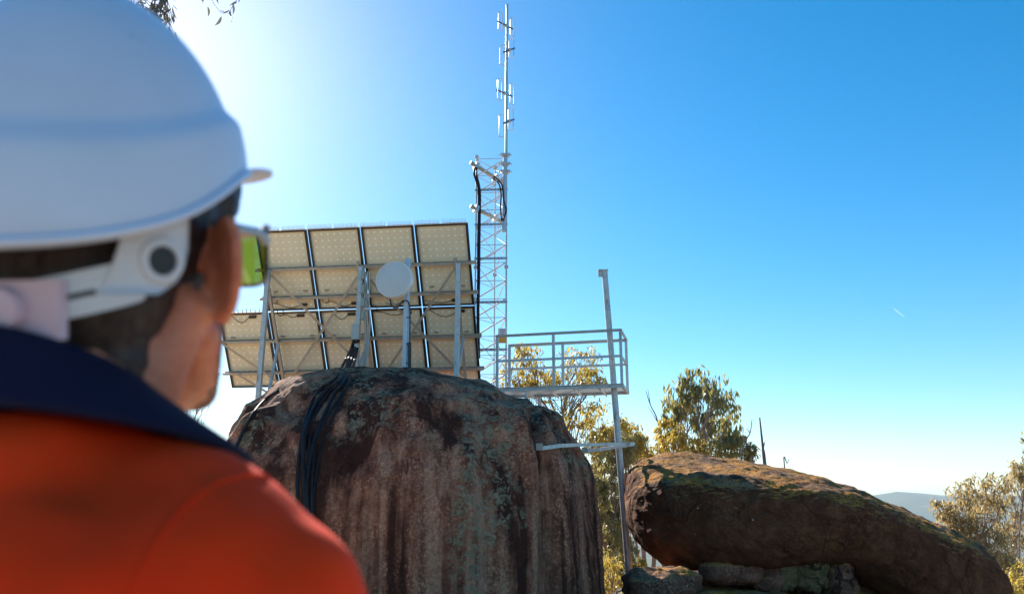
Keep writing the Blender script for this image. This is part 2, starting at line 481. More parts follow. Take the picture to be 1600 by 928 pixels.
def mat_ground():
    t = NT('hillside_ground'); co = t.coords(world=True)
    n = t.noise(co, 0.35, 8, 0.65); f = t.noise(co, 9, 6, 0.7)
    c = t.ramp(t.math('ADD', t.math('MULTIPLY', n, 0.6), t.math('MULTIPLY', f, 0.4)), [(0.35, (0.34, 0.25, 0.14)), (0.52, (0.52, 0.38, 0.24)), (0.68, (0.62, 0.48, 0.34))])
    far = t.noise(t.coords((0.004, 0.004, 0.004), world=True), 1.0, 8, 0.7)
    cf = t.ramp(far, [(0.42, (0.030, 0.042, 0.022)), (0.55, (0.055, 0.065, 0.030)), (0.62, (0.15, 0.13, 0.07))])
    geo = t.n('ShaderNodeNewGeometry'); ln = t.n('ShaderNodeVectorMath'); ln.operation = 'LENGTH'; t.link(geo.outputs['Position'], ln.inputs[0])
    k = t.ramp(t.math('DIVIDE', ln.outputs['Value'], 200.0, True), [(0.15, 0.0), (0.8, 1.0)])
    t.principled(Base_Color=t.mix(k, c, cf), Roughness=0.95, Normal=t.bump(f, 0.5, 0.03)); return t.m
M['ground'] = mat_ground()

# people
def mat_skin():
    t = NT('skin'); co = t.coords(world=True)
    n = t.noise(co, 22, 4); b = t.noise(co, 90, 4, 0.6)
    c = t.ramp(t.math('ADD', t.math('MULTIPLY', n, 0.7), t.math('MULTIPLY', t.noise(co, 160, 3), 0.3)), [(0.35, (0.52, 0.13, 0.065)), (0.5, (0.62, 0.20, 0.105)), (0.66, (0.70, 0.28, 0.16))])
    t.principled(Base_Color=c, Roughness=0.5, Subsurface_Weight=0.35, Subsurface_Radius=(0.010, 0.004, 0.002), Subsurface_Scale=1.0,
                 Normal=t.bump(b, 0.12, 0.002)); return t.m
M['skin'] = mat_skin()
def mat_hair():
    t = NT('dark_brown_hair'); n = t.noise(t.coords((220, 220, 40), world=True), 1.0, 4, 0.6)
    c = t.ramp(n, [(0.35, (0.018, 0.010, 0.010)), (0.65, (0.055, 0.030, 0.026))])
    t.principled(Base_Color=c, Roughness=0.55, Normal=t.bump(n, 0.5, 0.003)); return t.m
M['hair'] = mat_hair()
M['stubble'] = simple('stubble', (0.20, 0.095, 0.06), 0.7, 0, 0.35, 120, 0.3, 300)
def mat_fabric(name, a, b, rough=0.8):
    t = NT(name); co = t.coords(world=True); n = t.noise(co, 8, 5, 0.6)
    wv = t.noise(t.coords((1, 1, 1), world=True), 900, 2)
    c = t.ramp(n, [(0.3, a), (0.7, b)])
    t.principled(Base_Color=c, Roughness=rough, Specular_IOR_Level=0.12, Normal=t.bump(wv, 0.15, 0.001)); return t.m
M['orange'] = mat_fabric('orange_work_cloth', (0.95, 0.034, 0.004), (0.99, 0.052, 0.006))
M['navy'] = mat_fabric('navy_cloth', (0.008, 0.008, 0.026), (0.013, 0.012, 0.036))
M['boot'] = simple('boot_leather', (0.16, 0.09, 0.05), 0.6, 0, 0.2, 18, 0.2, 60)
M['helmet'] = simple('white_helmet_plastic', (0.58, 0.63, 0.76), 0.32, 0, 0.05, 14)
M['strap'] = simple('white_strap_plastic', (0.62, 0.60, 0.62), 0.45, 0, 0.04, 14)
M['ratchet'] = simple('pink_ratchet_plastic', (0.64, 0.44, 0.50), 0.45, 0, 0.05, 14)
M['glassarm'] = simple('blue_grey_temple', (0.30, 0.40, 0.50), 0.3, 0, 0.05, 14)
def mat_lens():
    t = NT('yellow_lens')
    tr = t.n('ShaderNodeBsdfTransparent'); tr.inputs[0].default_value = (0.24, 0.25, 0.02, 1)
    gl = t.n('ShaderNodeBsdfGlossy'); gl.inputs['Roughness'].default_value = 0.05; gl.inputs['Color'].default_value = (0.9, 0.9, 0.9, 1)
    mx = t.n('ShaderNodeMixShader'); mx.inputs[0].default_value = 0.08; t.link(tr.outputs[0], mx.inputs[1]); t.link(gl.outputs[0], mx.inputs[2])
    t.link(mx.outputs[0], t.out.inputs[0]); return t.m
M['lens'] = mat_lens()

# ------------------------------------------------------------------ the ground
def smooth(a, b, x):
    t = np.clip((x - a) / (b - a), 0, 1); return t * t * (3 - 2 * t)
def gz(x, y):
    x = np.atleast_1d(np.asarray(x, float)); y = np.atleast_1d(np.asarray(y, float))
    r = np.hypot(x, y - 5)
    z = -1.0 * smooth(3, 10, r) - 0.10 * np.clip(r - 10, 0, 8) - 0.30 * np.clip(r - 18, 0, 420)
    P = np.stack([x, y, np.zeros_like(x)], 1)
    z += 0.10 * fbm(P * 0.5, 4, 3) * smooth(1, 6, r)
    z += 6 * fbm(P * 0.02, 4, 11) * smooth(60, 200, r)
    z += 28 * fbm(P * 0.0012, 5, 21) * smooth(500, 1500, r)
    az = np.degrees(np.arctan2(x, y))
    ridge = 150 + 30 * np.cos(np.radians((az - 25.5) * 6)) + 42 * np.exp(-((az - 25.2) / 1.6) ** 2) + 22 * np.exp(-((az - 29.5) / 2.5) ** 2)
    z += (ridge) * np.exp(-((r - 5600) / 900) ** 2)
    return z
def make_ground():
    rs = np.concatenate([np.linspace(0, 20, 40), np.geomspace(21, 8600, 130)])
    na = 288
    V, F = [], []
    aa = np.linspace(-math.pi, math.pi, na, endpoint=False)
    X = rs[:, None] * np.sin(aa)[None]; Y = 5 + rs[:, None] * np.cos(aa)[None]
    Z = gz(X.ravel(), Y.ravel())
    V = np.stack([X.ravel(), Y.ravel(), Z], 1)
    for i in range(len(rs) - 1):
        for k in range(na):
            a, b = i * na + k, i * na + (k + 1) % na
            F.append((a, b, b + na, a + na))
    me = bpy.data.meshes.new('ground'); me.from_pydata([tuple(v) for v in V], [], F); me.materials.append(M['ground'])
    me.polygons.foreach_set('use_smooth', [True] * len(me.polygons))
    o = bpy.data.objects.new('ground', me); C.objects.link(o); o['kind'] = 'structure'
    return o
make_ground()
def ground_z(x, y): return float(gz(x, y)[0])

# ------------------------------------------------------------------ boulders
def finish_rock(name, V, F, mat, amp, seed, extra=None, parent=None):
    c = (V.min(0) + V.max(0)) / 2; c[2] = V[:, 2].min()
    me = bpy.data.meshes.new(name); me.from_pydata([tuple(v) for v in V], [], F); me.update()
    n = len(V); no = np.empty(n * 3); me.vertices.foreach_get('normal', no); no = no.reshape(-1, 3)
    d = amp * (1.0 * fbm(V * 0.55, 3, seed) + 0.30 * fbm(V * 1.9, 4, seed + 5) + 0.13 * fbm(V * 7, 4, seed + 9, 0.6))
    if extra is not None: d = d + extra(V)
    V = V + no * d[:, None]
    me.vertices.foreach_set('co', (V - c).ravel()); me.update()
    me.polygons.foreach_set('use_smooth', [True] * len(me.polygons)); me.materials.append(mat)
    return link_obj(name, me, c, parent)
def loft(sections, n):
    """sections: (centre, axis_a, axis_b, exponent); rings of superellipses, closed at both ends"""
    a = np.linspace(0, 2 * math.pi, n, endpoint=False); ca, sa = np.cos(a), np.sin(a)
    V = []
    for cen, A, B, e in sections:
        k = (np.abs(ca) ** e + np.abs(sa) ** e) ** (-1.0 / e)
        V.append(np.array(cen)[None] + (k * ca)[:, None] * np.array(A)[None] + (k * sa)[:, None] * np.array(B)[None])
    V = np.concatenate(V); F = []
    for i in range(len(sections) - 1):
        for k in range(n):
            p, q = i * n + k, i * n + (k + 1) % n
            F.append((p, q, q + n, p + n))
    F.append(tuple(reversed(range(n)))); m = (len(sections) - 1) * n; F.append(tuple(m + k for k in range(n)))
    return V, F

def big_boulder():
    Y0 = 13.55
    XW = lambda x, y: Vector((W(x, y, 13.05).x, 0, W(x, y, Y0).z))
    left = [XW(x, y) for x, y in ((312, 1050), (314, 928), (318, 840), (328, 730), (346, 682), (374, 640), (418, 610), (472, 594), (526, 587), (585, 584))]
    right = [XW(x, y) for x, y in ((944, 1050), (941, 928), (936, 850), (928, 780), (917, 728), (902, 690), (876, 655), (838, 632), (784, 615), (710, 599), (655, 589), (586, 584))]
    lz, lx = np.array([p.z for p in left]), np.array([p.x for p in left])
    rz, rx = np.array([p.z for p in right]), np.array([p.x for p in right])
    zt = lz[-1]; zb = -2.6
    ts = np.linspace(0, 1, 190); S = []
    for t in ts:
        z = zb + (zt - zb) * (1 - (1 - t) ** 2.2)
        z = min(z, zt - 0.0008)
        xl, xr = np.interp(z, lz, lx), np.interp(z, rz, rx)
        q = np.clip((z - 0.2) / (zt - 0.2), 0, 1)
        k = (1 - q ** 2.7) ** (1 / 2.7)
        yf = 13.9 - 3.3 * k * (1 if z > 0.4 else 1) ; yb = 14.3 + 2.9 * k
        S.append((((xl + xr) / 2, (yf + yb) / 2, z), (max(0.003, (xr - xl) / 2), 0, 0), (0, max(0.003, (yb - yf) / 2), 0), 2.35))
    V, F = loft(S, 420)
    def extra(V):
        x, y, z = V[:, 0], V[:, 1], V[:, 2]
        low = 1 - smooth(2.6, 3.5, z)
        # runnels worn down the face, and a crevice between the two lobes
        g = 0.20 * fbm(np.stack([x * 1.3, y * 1.3, z * 0.10], 1), 3, 41) * (0.35 + low) + 0.05 * fbm(np.stack([x * 5, y * 5, z * 0.3], 1), 3, 47) * low
        xc = 0.52 - 0.10 * (z - 1.5) + 0.06 * np.sin(z * 2.1)
        front = smooth(14.5, 12.5, y) if False else (1 - smooth(12.6, 14.2, y))
        g += 0.028 * fbm(V * 5.5, 4, 49, 0.7)
        g -= 0.24 * np.exp(-((x - xc) / 0.085) ** 2) * front * (0.4 + 0.6 * low)
        g -= 0.20 * smooth(0.0, 0.5, x - xc) * front * (1 - smooth(0.6, 1.4, x - xc)) * 0.6
        # scooped hollow near the top of the face
        g -= 0.22 * np.exp(-(((x + 0.02) / 0.22) ** 2 + ((z - 3.05) / 0.16) ** 2)) * front
        xc2 = -0.72 + 0.05 * np.sin(z * 3)
        g -= 0.07 * np.exp(-((x - xc2) / 0.05) ** 2) * front * (1 - smooth(1.2, 1.9, z))
        return g
    o = finish_rock('boulder', V, F, M['rock'], 0.12, 31, extra)
    return tag(o, 'largest boulder, streaked brown granite with green lichen, below the solar panels', 'boulder')
ROCK1 = big_boulder()

def whale_boulder():
    Y0 = 14.2
    TX = lambda x, y: Vector((W(x, y, 14.75).x, 0, W(x, y, 15.75).z))
    BX = lambda x, y: Vector((W(x, y, 14.75).x, 0, W(x, y, 13.5).z))
    top = [TX(x, y) for x, y in ((984, 775), (990, 750), (1001, 732), (1020, 720), (1048, 714), (1100, 712), (1180, 718), (1250, 729), (1320, 749), (1390, 774), (1440, 789), (1480, 810), (1508, 838), (1535, 882), (1556, 932), (1574, 990))]
    bot = [BX(x, y) for x, y in ((984, 790), (987, 820), (996, 842), (1012, 862), (1036, 880), (1072, 894), (1120, 896), (1200, 893), (1280, 898), (1330, 925), (1380, 970), (1440, 1000), (1520, 1000), (1580, 1000))]
    tx, tz = [p.x for p in top], [p.z for p in top]
    bx, bz = [p.x for p in bot], [p.z for p in bot]
    x0, x1 = tx[0], tx[-1]
    # cross-section: the top slopes to the viewer, breaks over a brow, the face overhangs
    cp = np.array([(0.60, 1.0), (0.10, 0.94), (-0.40, 0.845), (-0.84, 0.735), (-0.97, 0.64), (-1.0, 0.47), (-0.96, 0.28), (-0.80, 0.10), (-0.45, 0.0), (0.30, 0.0), (0.80, 0.14), (1.0, 0.45), (0.90, 0.80)])
    n = 300; sec = []
    for k in range(n):
        f = k / n * len(cp); i0 = int(f); f -= i0
        p0, p1, p2, p3 = (cp[(i0 + q) % len(cp)] for q in (-1, 0, 1, 2))
        sec.append(0.5 * (2 * p1 + (p2 - p0) * f + (2 * p0 - 5 * p1 + 4 * p2 - p3) * f * f + (3 * p1 - p0 - 3 * p2 + p3) * f ** 3))
    sec = np.array(sec)
    rings = []; ns = 260
    for t in np.linspace(0, 1, ns):
        x = x0 + (x1 - x0) * ((0.5 - 0.5 * math.cos(math.pi * t)) * 0.55 + 0.45 * t)
        zt, zb = np.interp(x, tx, tz), np.interp(x, bx, bz)
        q = abs((x - (x0 + x1) / 2) / ((x1 - x0) / 2)); k = max(0.02, (1 - min(1, q) ** 3.0)) ** (1 / 2.0)
        rings.append(np.stack([np.full(n, x), Y0 + 0.75 + sec[:, 0] * (2.2 * k + 0.01), zb + (max(0.008, zt - zb)) * sec[:, 1]], 1))
    V = np.concatenate(rings); F = []
    for i in range(ns - 1):
        for k in range(n):
            a, b = i * n + k, i * n + (k + 1) % n
            F.append((a, b, b + n, a + n))
    F.append(tuple(reversed(range(n)))); F.append(tuple((ns - 1) * n + k for k in range(n)))
    def extra(V):
        x, y, z = V[:, 0], V[:, 1], V[:, 2]
        # flaked underside and the brow where the top breaks over to the face
        g = -0.07 * np.abs(fbm(np.stack([x * 0.9, y * 0.9, z * 1.6], 1), 3, 61)) * (1 - smooth(13.2, 14.2, y))
        g += 0.05 * fbm(np.stack([x * 1.2, y * 1.2, z * 2.4], 1), 4, 63) + 0.045 * fbm(V * 6.0, 4, 65, 0.7)
        return g
    o = finish_rock('boulder', V, F, M['rock_brown'], 0.11, 57, extra)
    return tag(o, 'long whale-shaped brown boulder, orange lichen on its sunlit top, right of the pole', 'boulder')
ROCK2 = whale_boulder()

def lump(name, cen, r, mat, seed, label, cat='rock', group=None, rot=0.0, e=2.6, n=40, amp=0.10, tilt=0.0):
    S = []
    ca, sa = math.cos(rot), math.sin(rot)
    for t in np.linspace(-1, 1, n):
        z = math.sin(t * math.pi / 2); k = max(0.01, (1 - abs(z) ** e) ** (1 / e))
        S.append(((cen[0], cen[1], cen[2] + r[2] * z), (r[0] * k * ca, r[0] * k * sa, tilt * r[0] * k), (-r[1] * k * sa, r[1] * k * ca, 0), e))
    V, F = loft(S, n * 2)
    s = min(r)
    def extra(V):
        U = (V - np.array(cen)) / max(r)
        return s * (0.30 * fbm(U * 2.2, 3, seed) + 0.14 * fbm(U * 6, 4, seed + 3) - 0.30 * np.abs(fbm(U * 2.8, 3, seed + 8)))
    o = finish_rock(name, V, F, mat, amp * s, seed, extra)
    return tag(o, label, cat, group)

lump('boulder', (-4.0, 16.9, 0.6), (2.1, 1.6, 2.75), M['rock'], 71, 'low boulder behind the big streaked one, under the left panel posts', 'boulder', n=60)
lump('boulder', (-0.7, 17.9, -0.2), (1.5, 1.5, 3.2), M['rock'], 75, 'boulder behind the big streaked one, under the tower foot', 'boulder', n=60)
# broken stones wedged below the long boulder
def at_rock(px, py, Y, wpx, hpx, dep): 
    p = W(px, py, Y); k = (p - Vector((0, 0, EYE))).length / FPX
    return p, (wpx / 2 * k, dep, hpx / 2 * k)
stones = [
    (1036, 914, 13.5, 110, 46, 0.6, 5, 'flat sunlit slab under the left end of the long boulder', 'rock_small', 0.1),
    (1142, 892, 13.6, 88, 34, 0.30, 6, 'pinkish flat stone wedged below the middle of the long boulder', 'rock_small', 0.0),
    (1152, 876, 13.75, 42, 30, 0.22, 8, 'small pinkish stone on top of the flat wedged stone', 'rock_small', 0.3),
    (1196, 894, 13.65, 48, 52, 0.26, 9, 'upright stone beside the pinkish flat stone', 'rock_small', -0.2),
    (1228, 896, 13.6, 40, 44, 0.26, 12, 'green tinged stone, second right of the pinkish flat stone', 'rock_mossy', 0.2),
    (1268, 894, 13.55, 54, 50, 0.28, 14, 'mossy stone wedged left of the square corner stone', 'rock_mossy', 0.0),
    (1312, 916, 13.4, 36, 64, 0.26, 16, 'square corner stone with pale spots, rightmost of the wedged stones', 'rock_small', 0.1),
    (1160, 948, 13.2, 190, 42, 0.50, 18, 'broad dark slab at the bottom edge below the wedged stones', 'rock_small', 0.0),
    (1270, 948, 13.2, 100, 36, 0.35, 19, 'dark slab at the bottom edge below the corner stone', 'rock_small', 0.0),
]
for px, py, Y, w, h, dep, sd, lab, mt, tl in stones:
    p, r = at_rock(px, py, Y, w, h, dep)
    lump('rock', p, r, M[mt], sd * 13, lab, 'rock', 'stones under the long boulder', rot=tl, e=3.0, n=30, amp=0.25, tilt=tl * 0.6)
# bedrock shelf that carries the stones
p, r = at_rock(1230, 1000, 14.9, 620, 130, 1.7)
lump('rock', p, (r[0], r[1], 0.95), M['rock_small'], 901, 'wide bedrock shelf beneath the long boulder and its stones', 'rock', None, e=3.4, n=60)

def bvh_of(o):
    me = o.data; L = WLOC[o]
    return BVHTree.FromPolygons([tuple(v.co + L) for v in me.vertices], [tuple(p.vertices) for p in me.polygons])
BV1 = bvh_of(ROCK1)
ROCKS = [bvh_of(o) for o in C.objects if o.type == 'MESH' and o.name.startswith('boulder')]
def rock_top(x, y, default):
    best = None
    for b in ROCKS:
        h = b.ray_cast(Vector((x, y, 8)), Vector((0, 0, -1)))
        if h[0] is not None and (best is None or h[0].z > best): best = h[0].z
    return best if best is not None else default
def on_rock(px, py, off=0.02):
    h = BV1.ray_cast(Vector((0, 0, EYE)), raydir(px, py))
    return None if h[0] is None else h[0] + h[1].normalized() * off

# ------------------------------------------------------------------ solar array
AZ = rad(7.0); TILT = rad(58)
ex = Vector((math.cos(AZ), -math.sin(AZ), 0)); nh = Vector((math.sin(AZ), math.cos(AZ), 0))
es = nh * math.cos(TILT) - Vector((0, 0, 1)) * math.sin(TILT)
en = nh * math.sin(TILT) + Vector((0, 0, 1)) * math.cos(TILT)
CT = W(731, 348, 14.6)
PW, PL, GAP = 1.046, 1.655, 0.028
def A(t, s, d=0.0):                       # t metres left of the top right corner, s down the slope, d towards the viewer
    return CT - ex * t + es * s - en * d
MP = Matrix((ex, es, -en)).transposed()
arr = thing('solar_array', 'tilted solar array of nine panels seen from behind on steel posts', 'solar array', A(2.1, 3.3, 0.2))
def make_panel():
    c = A(PW / 2, PL / 2)
    pn = bpy.data.objects.new('solar_panel', None)
    C.objects.link(pn); WLOC[pn] = c; pn.parent = arr; pn.location = c - WLOC[arr]; pn.empty_display_size = 0.1
    # backsheet with the cell grid carried in uv, one unit per cell
    hw, hl = PW / 2 - 0.012, PL / 2 - 0.012
    me = bpy.data.meshes.new('backsheet')
    vs = [MP @ Vector((x, y, 0.002)) for x, y in ((-hw, -hl), (hw, -hl), (hw, hl), (-hw, hl))]
    vs2 = [MP @ Vector((x, y, -0.004)) for x, y in ((-hw, -hl), (hw, -hl), (hw, hl), (-hw, hl))]
    me.from_pydata([tuple(v) for v in vs + vs2], [], [(0, 1, 2, 3), (7, 6, 5, 4)])
    uv = me.uv_layers.new(name='UVMap')
    q = [(0.12, 0.25), (7.88, 0.25), (7.88, 12.75), (0.12, 12.75)]
    for li, l in enumerate(me.loops): uv.data[li].uv = q[l.vertex_index % 4]
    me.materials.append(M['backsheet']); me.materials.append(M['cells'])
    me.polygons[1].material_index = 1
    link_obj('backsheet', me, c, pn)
    mb = MB(); fw, fd = 0.014, 0.046
    dz = -0.004
    for x in (-1, 1): mb.box(c + MP @ Vector((x * (PW / 2 - fw / 2), 0, dz + 0.012)), (fw, PL, fd), MP)
    for y in (-1, 1): mb.box(c + MP @ Vector((0, y * (PL / 2 - fw / 2), dz + 0.012)), (PW - 2 * fw, fw, fd), MP)
    for y in (-1, 1): mb.box(c + MP @ Vector((0, y * (PL / 2 - fw - 0.011), dz + 0.033)), (PW - 2 * fw, 0.022, 0.003), MP)
    for x in (-1, 1): mb.box(c + MP @ Vector((x * (PW / 2 - fw - 0.015), 0, dz + 0.0365)), (0.030, PL - 2 * fw, 0.003), MP)
    mb.build('frame', M['frameblack'], pn)
    return pn
panel0 = make_panel()
def jbox(s, name='junction_box'): pass
def place_panel(col, row):
    d = -ex * (col * (PW + GAP)) + es * (row * (PL + GAP))
    return panel0 if (col == 0 and row == 0) else copy_at(panel0, d, arr)
PANELS = {}
for row, n in ((0, 4), (1, 5)):
    for col in range(n):
        PANELS[(col, row)] = place_panel(col, row)
# each panel's junction box and lead sit next to the gap between the rows
for (col, row), pn in PANELS.items():
    t0 = col * (PW + GAP) + PW * 0.5
    rnd = random.Random(col * 7 + row)
    off = -0.20 + rnd.uniform(-0.06, 0.06)
    s = PL - 0.11 if row == 0 else PL + GAP + 0.09
    cc = A(t0 + off, s, 0.02)
    MB().box(cc, (0.15, 0.055, 0.03), MP).build('connector_box', M['black'], pn)
    a = cc + MP @ Vector((-0.075, 0, 0))
    pts = []
    L = rnd.uniform(0.28, 0.62); sag = rnd.uniform(0.03, 0.13); fq = rnd.uniform(0.9, 1.9)
    for k in range(15):
        f = k / 14
        pts.append(a + MP @ Vector((-f * L, sag * math.sin(f * math.pi * fq) * (1 if row else 0.6), 0.012)))
    # a coil at the end
    e_ = pts[-1]
    for k in range(1, 14 if rnd.random() < 0.5 else 1):
        an = k / 13 * 2 * math.pi * 1.1
        pts.append(e_ + MP @ Vector((-0.07 * math.sin(an), -0.07 * (1 - math.cos(an)) , 0.012)))
    MB().tube(pts, 0.0065, 6).build('lead', M['black'], pn, True)
    for k in range(2):
        MB().box(A(t0 + (0.30 - 0.62 * k) , (PL - 0.40) if row == 0 else PL + GAP + 0.53, 0.012), (0.09, 0.035, 0.02), MP).build('label_plate', M['galv_warm'], pn)
# bird spikes along the upper edges
def spikes(t0, t1, s, pn, h, step, r):
    base = MB().beam(A(t0, s, 0.035), A(t1, s, 0.035), 0.02, 0.012, en)
    o = base.build('spike_strip', M['galv'], pn)
    mb = MB(); n = int(abs(t1 - t0) / step)
    for k in range(n):
        t = t0 + (t1 - t0) * (k + 0.5) / n
        p = A(t, s, 0.03)
        q = p - es * h * (0.9 + 0.2 * random.random()) + ex * random.uniform(-0.006, 0.006)
        mb.tube([p, q], [r, r * 0.5], 4)
    mb.build('spike', M['galv'], o)['kind'] = 'stuff'
for col in range(4):
    b = col * (PW + GAP)
    spikes(b + 0.02, b + 0.50, -0.012, PANELS[(col, 0)], 0.085, 0.026, 0.0065)
    spikes(b + 0.545, b + PW + GAP - 0.03, -0.012, PANELS[(col, 0)], 0.085, 0.026, 0.0065)
b = 4 * (PW + GAP)
spikes(b + 0.02, b + PW - 0.02, PL + GAP - 0.012, PANELS[(4, 1)], 0.085, 0.085, 0.012)

S_R = (0.77, 1.37, 2.28, 2.98)
T_F = (0.22, 2.16, 4.06)
for i, s in enumerate(S_R):
    t1 = 4 * (PW + GAP) + 0.06 if i < 2 else 5 * (PW + GAP) + 0.06
    MB().channel(A(-0.10, s, 0.085), A(t1, s, 0.085), 0.05, 0.10, 0.006, -en).build('rail', M['galv_warm'], arr)
for k, t in enumerate(T_F):
    up_ = A(t, S_R[0] + 0.02, 0.19)
    foot = Vector((up_.x, up_.y, 0))
    z = rock_top(foot.x, foot.y, 3.2)
    MB().beam(up_ + Vector((0, 0, 0.04)), Vector((up_.x, up_.y, z - 0.06)), 0.085, 0.085, nh).build('post', M['galv'], arr)
    MB().box((up_.x, up_.y, z + 0.01), (0.22, 0.22, 0.016)).build('base_plate', M['galv'], arr)
    MB().channel(A(t + 0.06, S_R[0] - 0.12, 0.155), A(t + 0.06, 3.22, 0.155), 0.05, 0.06, 0.005, -en).build('rafter', M['galv_warm'], arr)
    lo = A(t + 0.06, 3.2, 0.2); z2 = rock_top(lo.x, lo.y, 3.0)
    MB().beam(lo, Vector((lo.x, lo.y, min(z2, lo.z - 0.02) - 0.06)), 0.06, 0.06, nh).build('rear_leg', M['galv_warm'], arr)
    br = Vector((up_.x, up_.y, z + 0.42))
    MB().beam(br + Vector((0, 0.05, 0)), A(t + 0.02, 2.30, 0.20), 0.05, 0.05, nh).build('brace', M['galv'], arr)
def xbrace(t0, s0, t1, s1, d): MB().beam(A(t0, s0, d), A(t1, s1, d), 0.006, 0.05, ex).build('diagonal_brace', M['galv_warm'], arr)
xbrace(4.0, 0.85, 2.30, 2.95, 0.20); xbrace(2.25, 0.95, 3.95, 3.1, 0.215)
xbrace(0.30, 0.85, 2.0, 3.1, 0.20); xbrace(2.05, 0.95, 0.30, 3.1, 0.215)
xbrace(5.30, 2.30, 4.15, 3.25, 0.15); xbrace(5.1, 2.98, 4.25, 3.6, 0.15)
# ------------------------------------------------------------------ electrical boxes and conduits on the middle post
pm = A(T_F[1], S_R[0] + 0.02, 0.19)
zpm = rock_top(pm.x, pm.y, 3.3)
for k, (dy, lab) in enumerate(((430, 'topmost small green grey box on the middle panel post'), (452, 'second small green grey box on the middle panel post'),
                               (473, 'third small green grey box on the middle panel post'), (493, 'lowest small green grey box on the middle panel post'))):
    p = W(567, dy, pm.y - 0.06)
    t = thing('junction_box', lab, 'box', p, 'small boxes on the middle post')
    MB().box(p, (0.075, 0.07, 0.17)).build('housing', M['boxgreen'], t)
    MB().box(p + Vector((0, -0.041, 0)), (0.066, 0.012, 0.155)).build('lid', M['boxgreen'], t)
p = W(556, 519, pm.y - 0.10)
t = thing('cable_box', 'larger pale grey box on the middle post feeding the cable bundle', 'box', p)
MB().box(p, (0.15, 0.10, 0.30)).build('housing', M['boxgrey'], t)
MB().box(p + Vector((0, -0.058, 0)), (0.135, 0.016, 0.285)).build('lid', M['boxgrey'], t)
MB().tube([p + Vector((0.02, 0, -0.15)), p + Vector((0.02, 0, -0.19))], 0.045, 12).build('gland', M['black'], t, True)
cable_box_bottom = p + Vector((0.02, -0.01, -0.19))
for k in range(3):
    pts = [W(571 + 3.2 * k, 425, pm.y - 0.055), W(570 + 3.2 * k, 470, pm.y - 0.06), W(571 + 3.6 * k, 510, pm.y - 0.06), W(570 + 3.5 * k - k, 545, pm.y - 0.06), W(565 + 3 * k - k, 583 + k, pm.y - 0.06)]
    o = MB().tube(pts, 0.014, 7).build('conduit', M['boxgrey'], None, True)
    tag(o, ('left', 'middle', 'right')[k] + ' one of three thin grey conduits strapped to the middle panel post', 'conduit', 'conduits on the middle post')

# ------------------------------------------------------------------ dish antenna
def dish_antenna():
    Yp = 13.9
    top, bot = W(637.5, 405, Yp), W(635, 580, Yp)
    bot.x = top.x + (bot.x - top.x) * 0.4
    z = rock_top(bot.x, Yp, bot.z); bot.z = z
    root = thing('dish_antenna', 'round grey dish antenna on a blue grey pole before the panels', 'antenna', bot)
    MB().tube([bot, top], 0.055, 20).build('pole', M['bluepole'], root, True)
    MB().lathe(top, (0, 0, 1), [(0.056, -0.01), (0.057, 0.006), (0.0, 0.012)], 20).build('pole_cap', M['bluepole'], root, True)
    MB().box(bot + Vector((0, 0, 0.012)), (0.30, 0.30, 0.03)).build('base_plate', M['galv'], root)
    MB().box(bot + Vector((0, 0.02, -0.05)), (0.50, 0.50, 0.12)).build('footing', M['concrete'], root)
    c = W(615, 436, Yp - 0.30)
    ax = Vector((0.10, -1, -0.10)).normalized()       # the dish looks towards the viewer, a little down
    ax = Vector((-0.20, -0.95, 0.05)).normalized()
    R = 0.318
    prof = [(R, 0.0), (R * 0.8, 0.012), (R * 0.4, 0.026), (0.0, 0.032)]
    MB().lathe(c, ax, prof, 56).build('radome', M['radome'], root, True)
    MB().lathe(c, ax, [(R - 0.004, 0.006), (R + 0.006, 0.010), (R + 0.014, 0.0), (R + 0.014, -0.10), (R + 0.004, -0.11)], 56).build('rim', M['rimlight'], root, True)
    MB().lathe(c, ax, [(R + 0.004, -0.105), (R * 0.75, -0.17), (R * 0.35, -0.205), (0.0, -0.215)], 56).build('reflector', M['rimlight'], root, True)
    bk = c - ax * 0.21
    MB().beam(bk, Vector((top.x, Yp, bk.z)), 0.10, 0.12).build('mount_bracket', M['galv'], root)
    for dz in (-0.05, 0.05):
        MB().lathe((top.x, Yp, bk.z + dz), (0, 0, 1), [(0.0555, -0.015), (0.068, -0.015), (0.068, 0.015), (0.0555, 0.015)], 20).build('clamp', M['galv'], root, True)
    pts = [c - ax * 0.16 + Vector((-0.12, 0, -0.20)), W(612, 478, Yp - 0.1), W(622, 479, Yp - 0.08), W(630, 470, Yp - 0.06), W(640, 478, Yp - 0.055), W(640, 540, Yp - 0.06), W(639, 576, Yp - 0.06)]
    # smooth it
    q = []
    for i in range(len(pts) - 1):
        p0, p1, p2, p3 = pts[max(0, i - 1)], pts[i], pts[i + 1], pts[min(len(pts) - 1, i + 2)]
        for k in range(6):
            f = k / 6
            q.append(0.5 * ((2 * p1) + (p2 - p0) * f + (2 * p0 - 5 * p1 + 4 * p2 - p3) * f * f + (3 * p1 - p0 - 3 * p2 + p3) * f ** 3))
    q.append(pts[-1])
    MB().tube(q, 0.012, 8).build('feed_cable', M['black'], root, True)
    MB().tube([W(640, 535, Yp - 0.07), W(640, 577, Yp - 0.07)], 0.030, 10).build('cable_sleeve', M['black'], root, True)
    for y in (497, 538, 568):
        MB().lathe(W(637, y, Yp), (0, 0, 1), [(0.056, -0.008), (0.060, -0.008), (0.060, 0.008), (0.056, 0.008)], 20).build('cable_tie', M['black'], root, True)
dish_antenna()

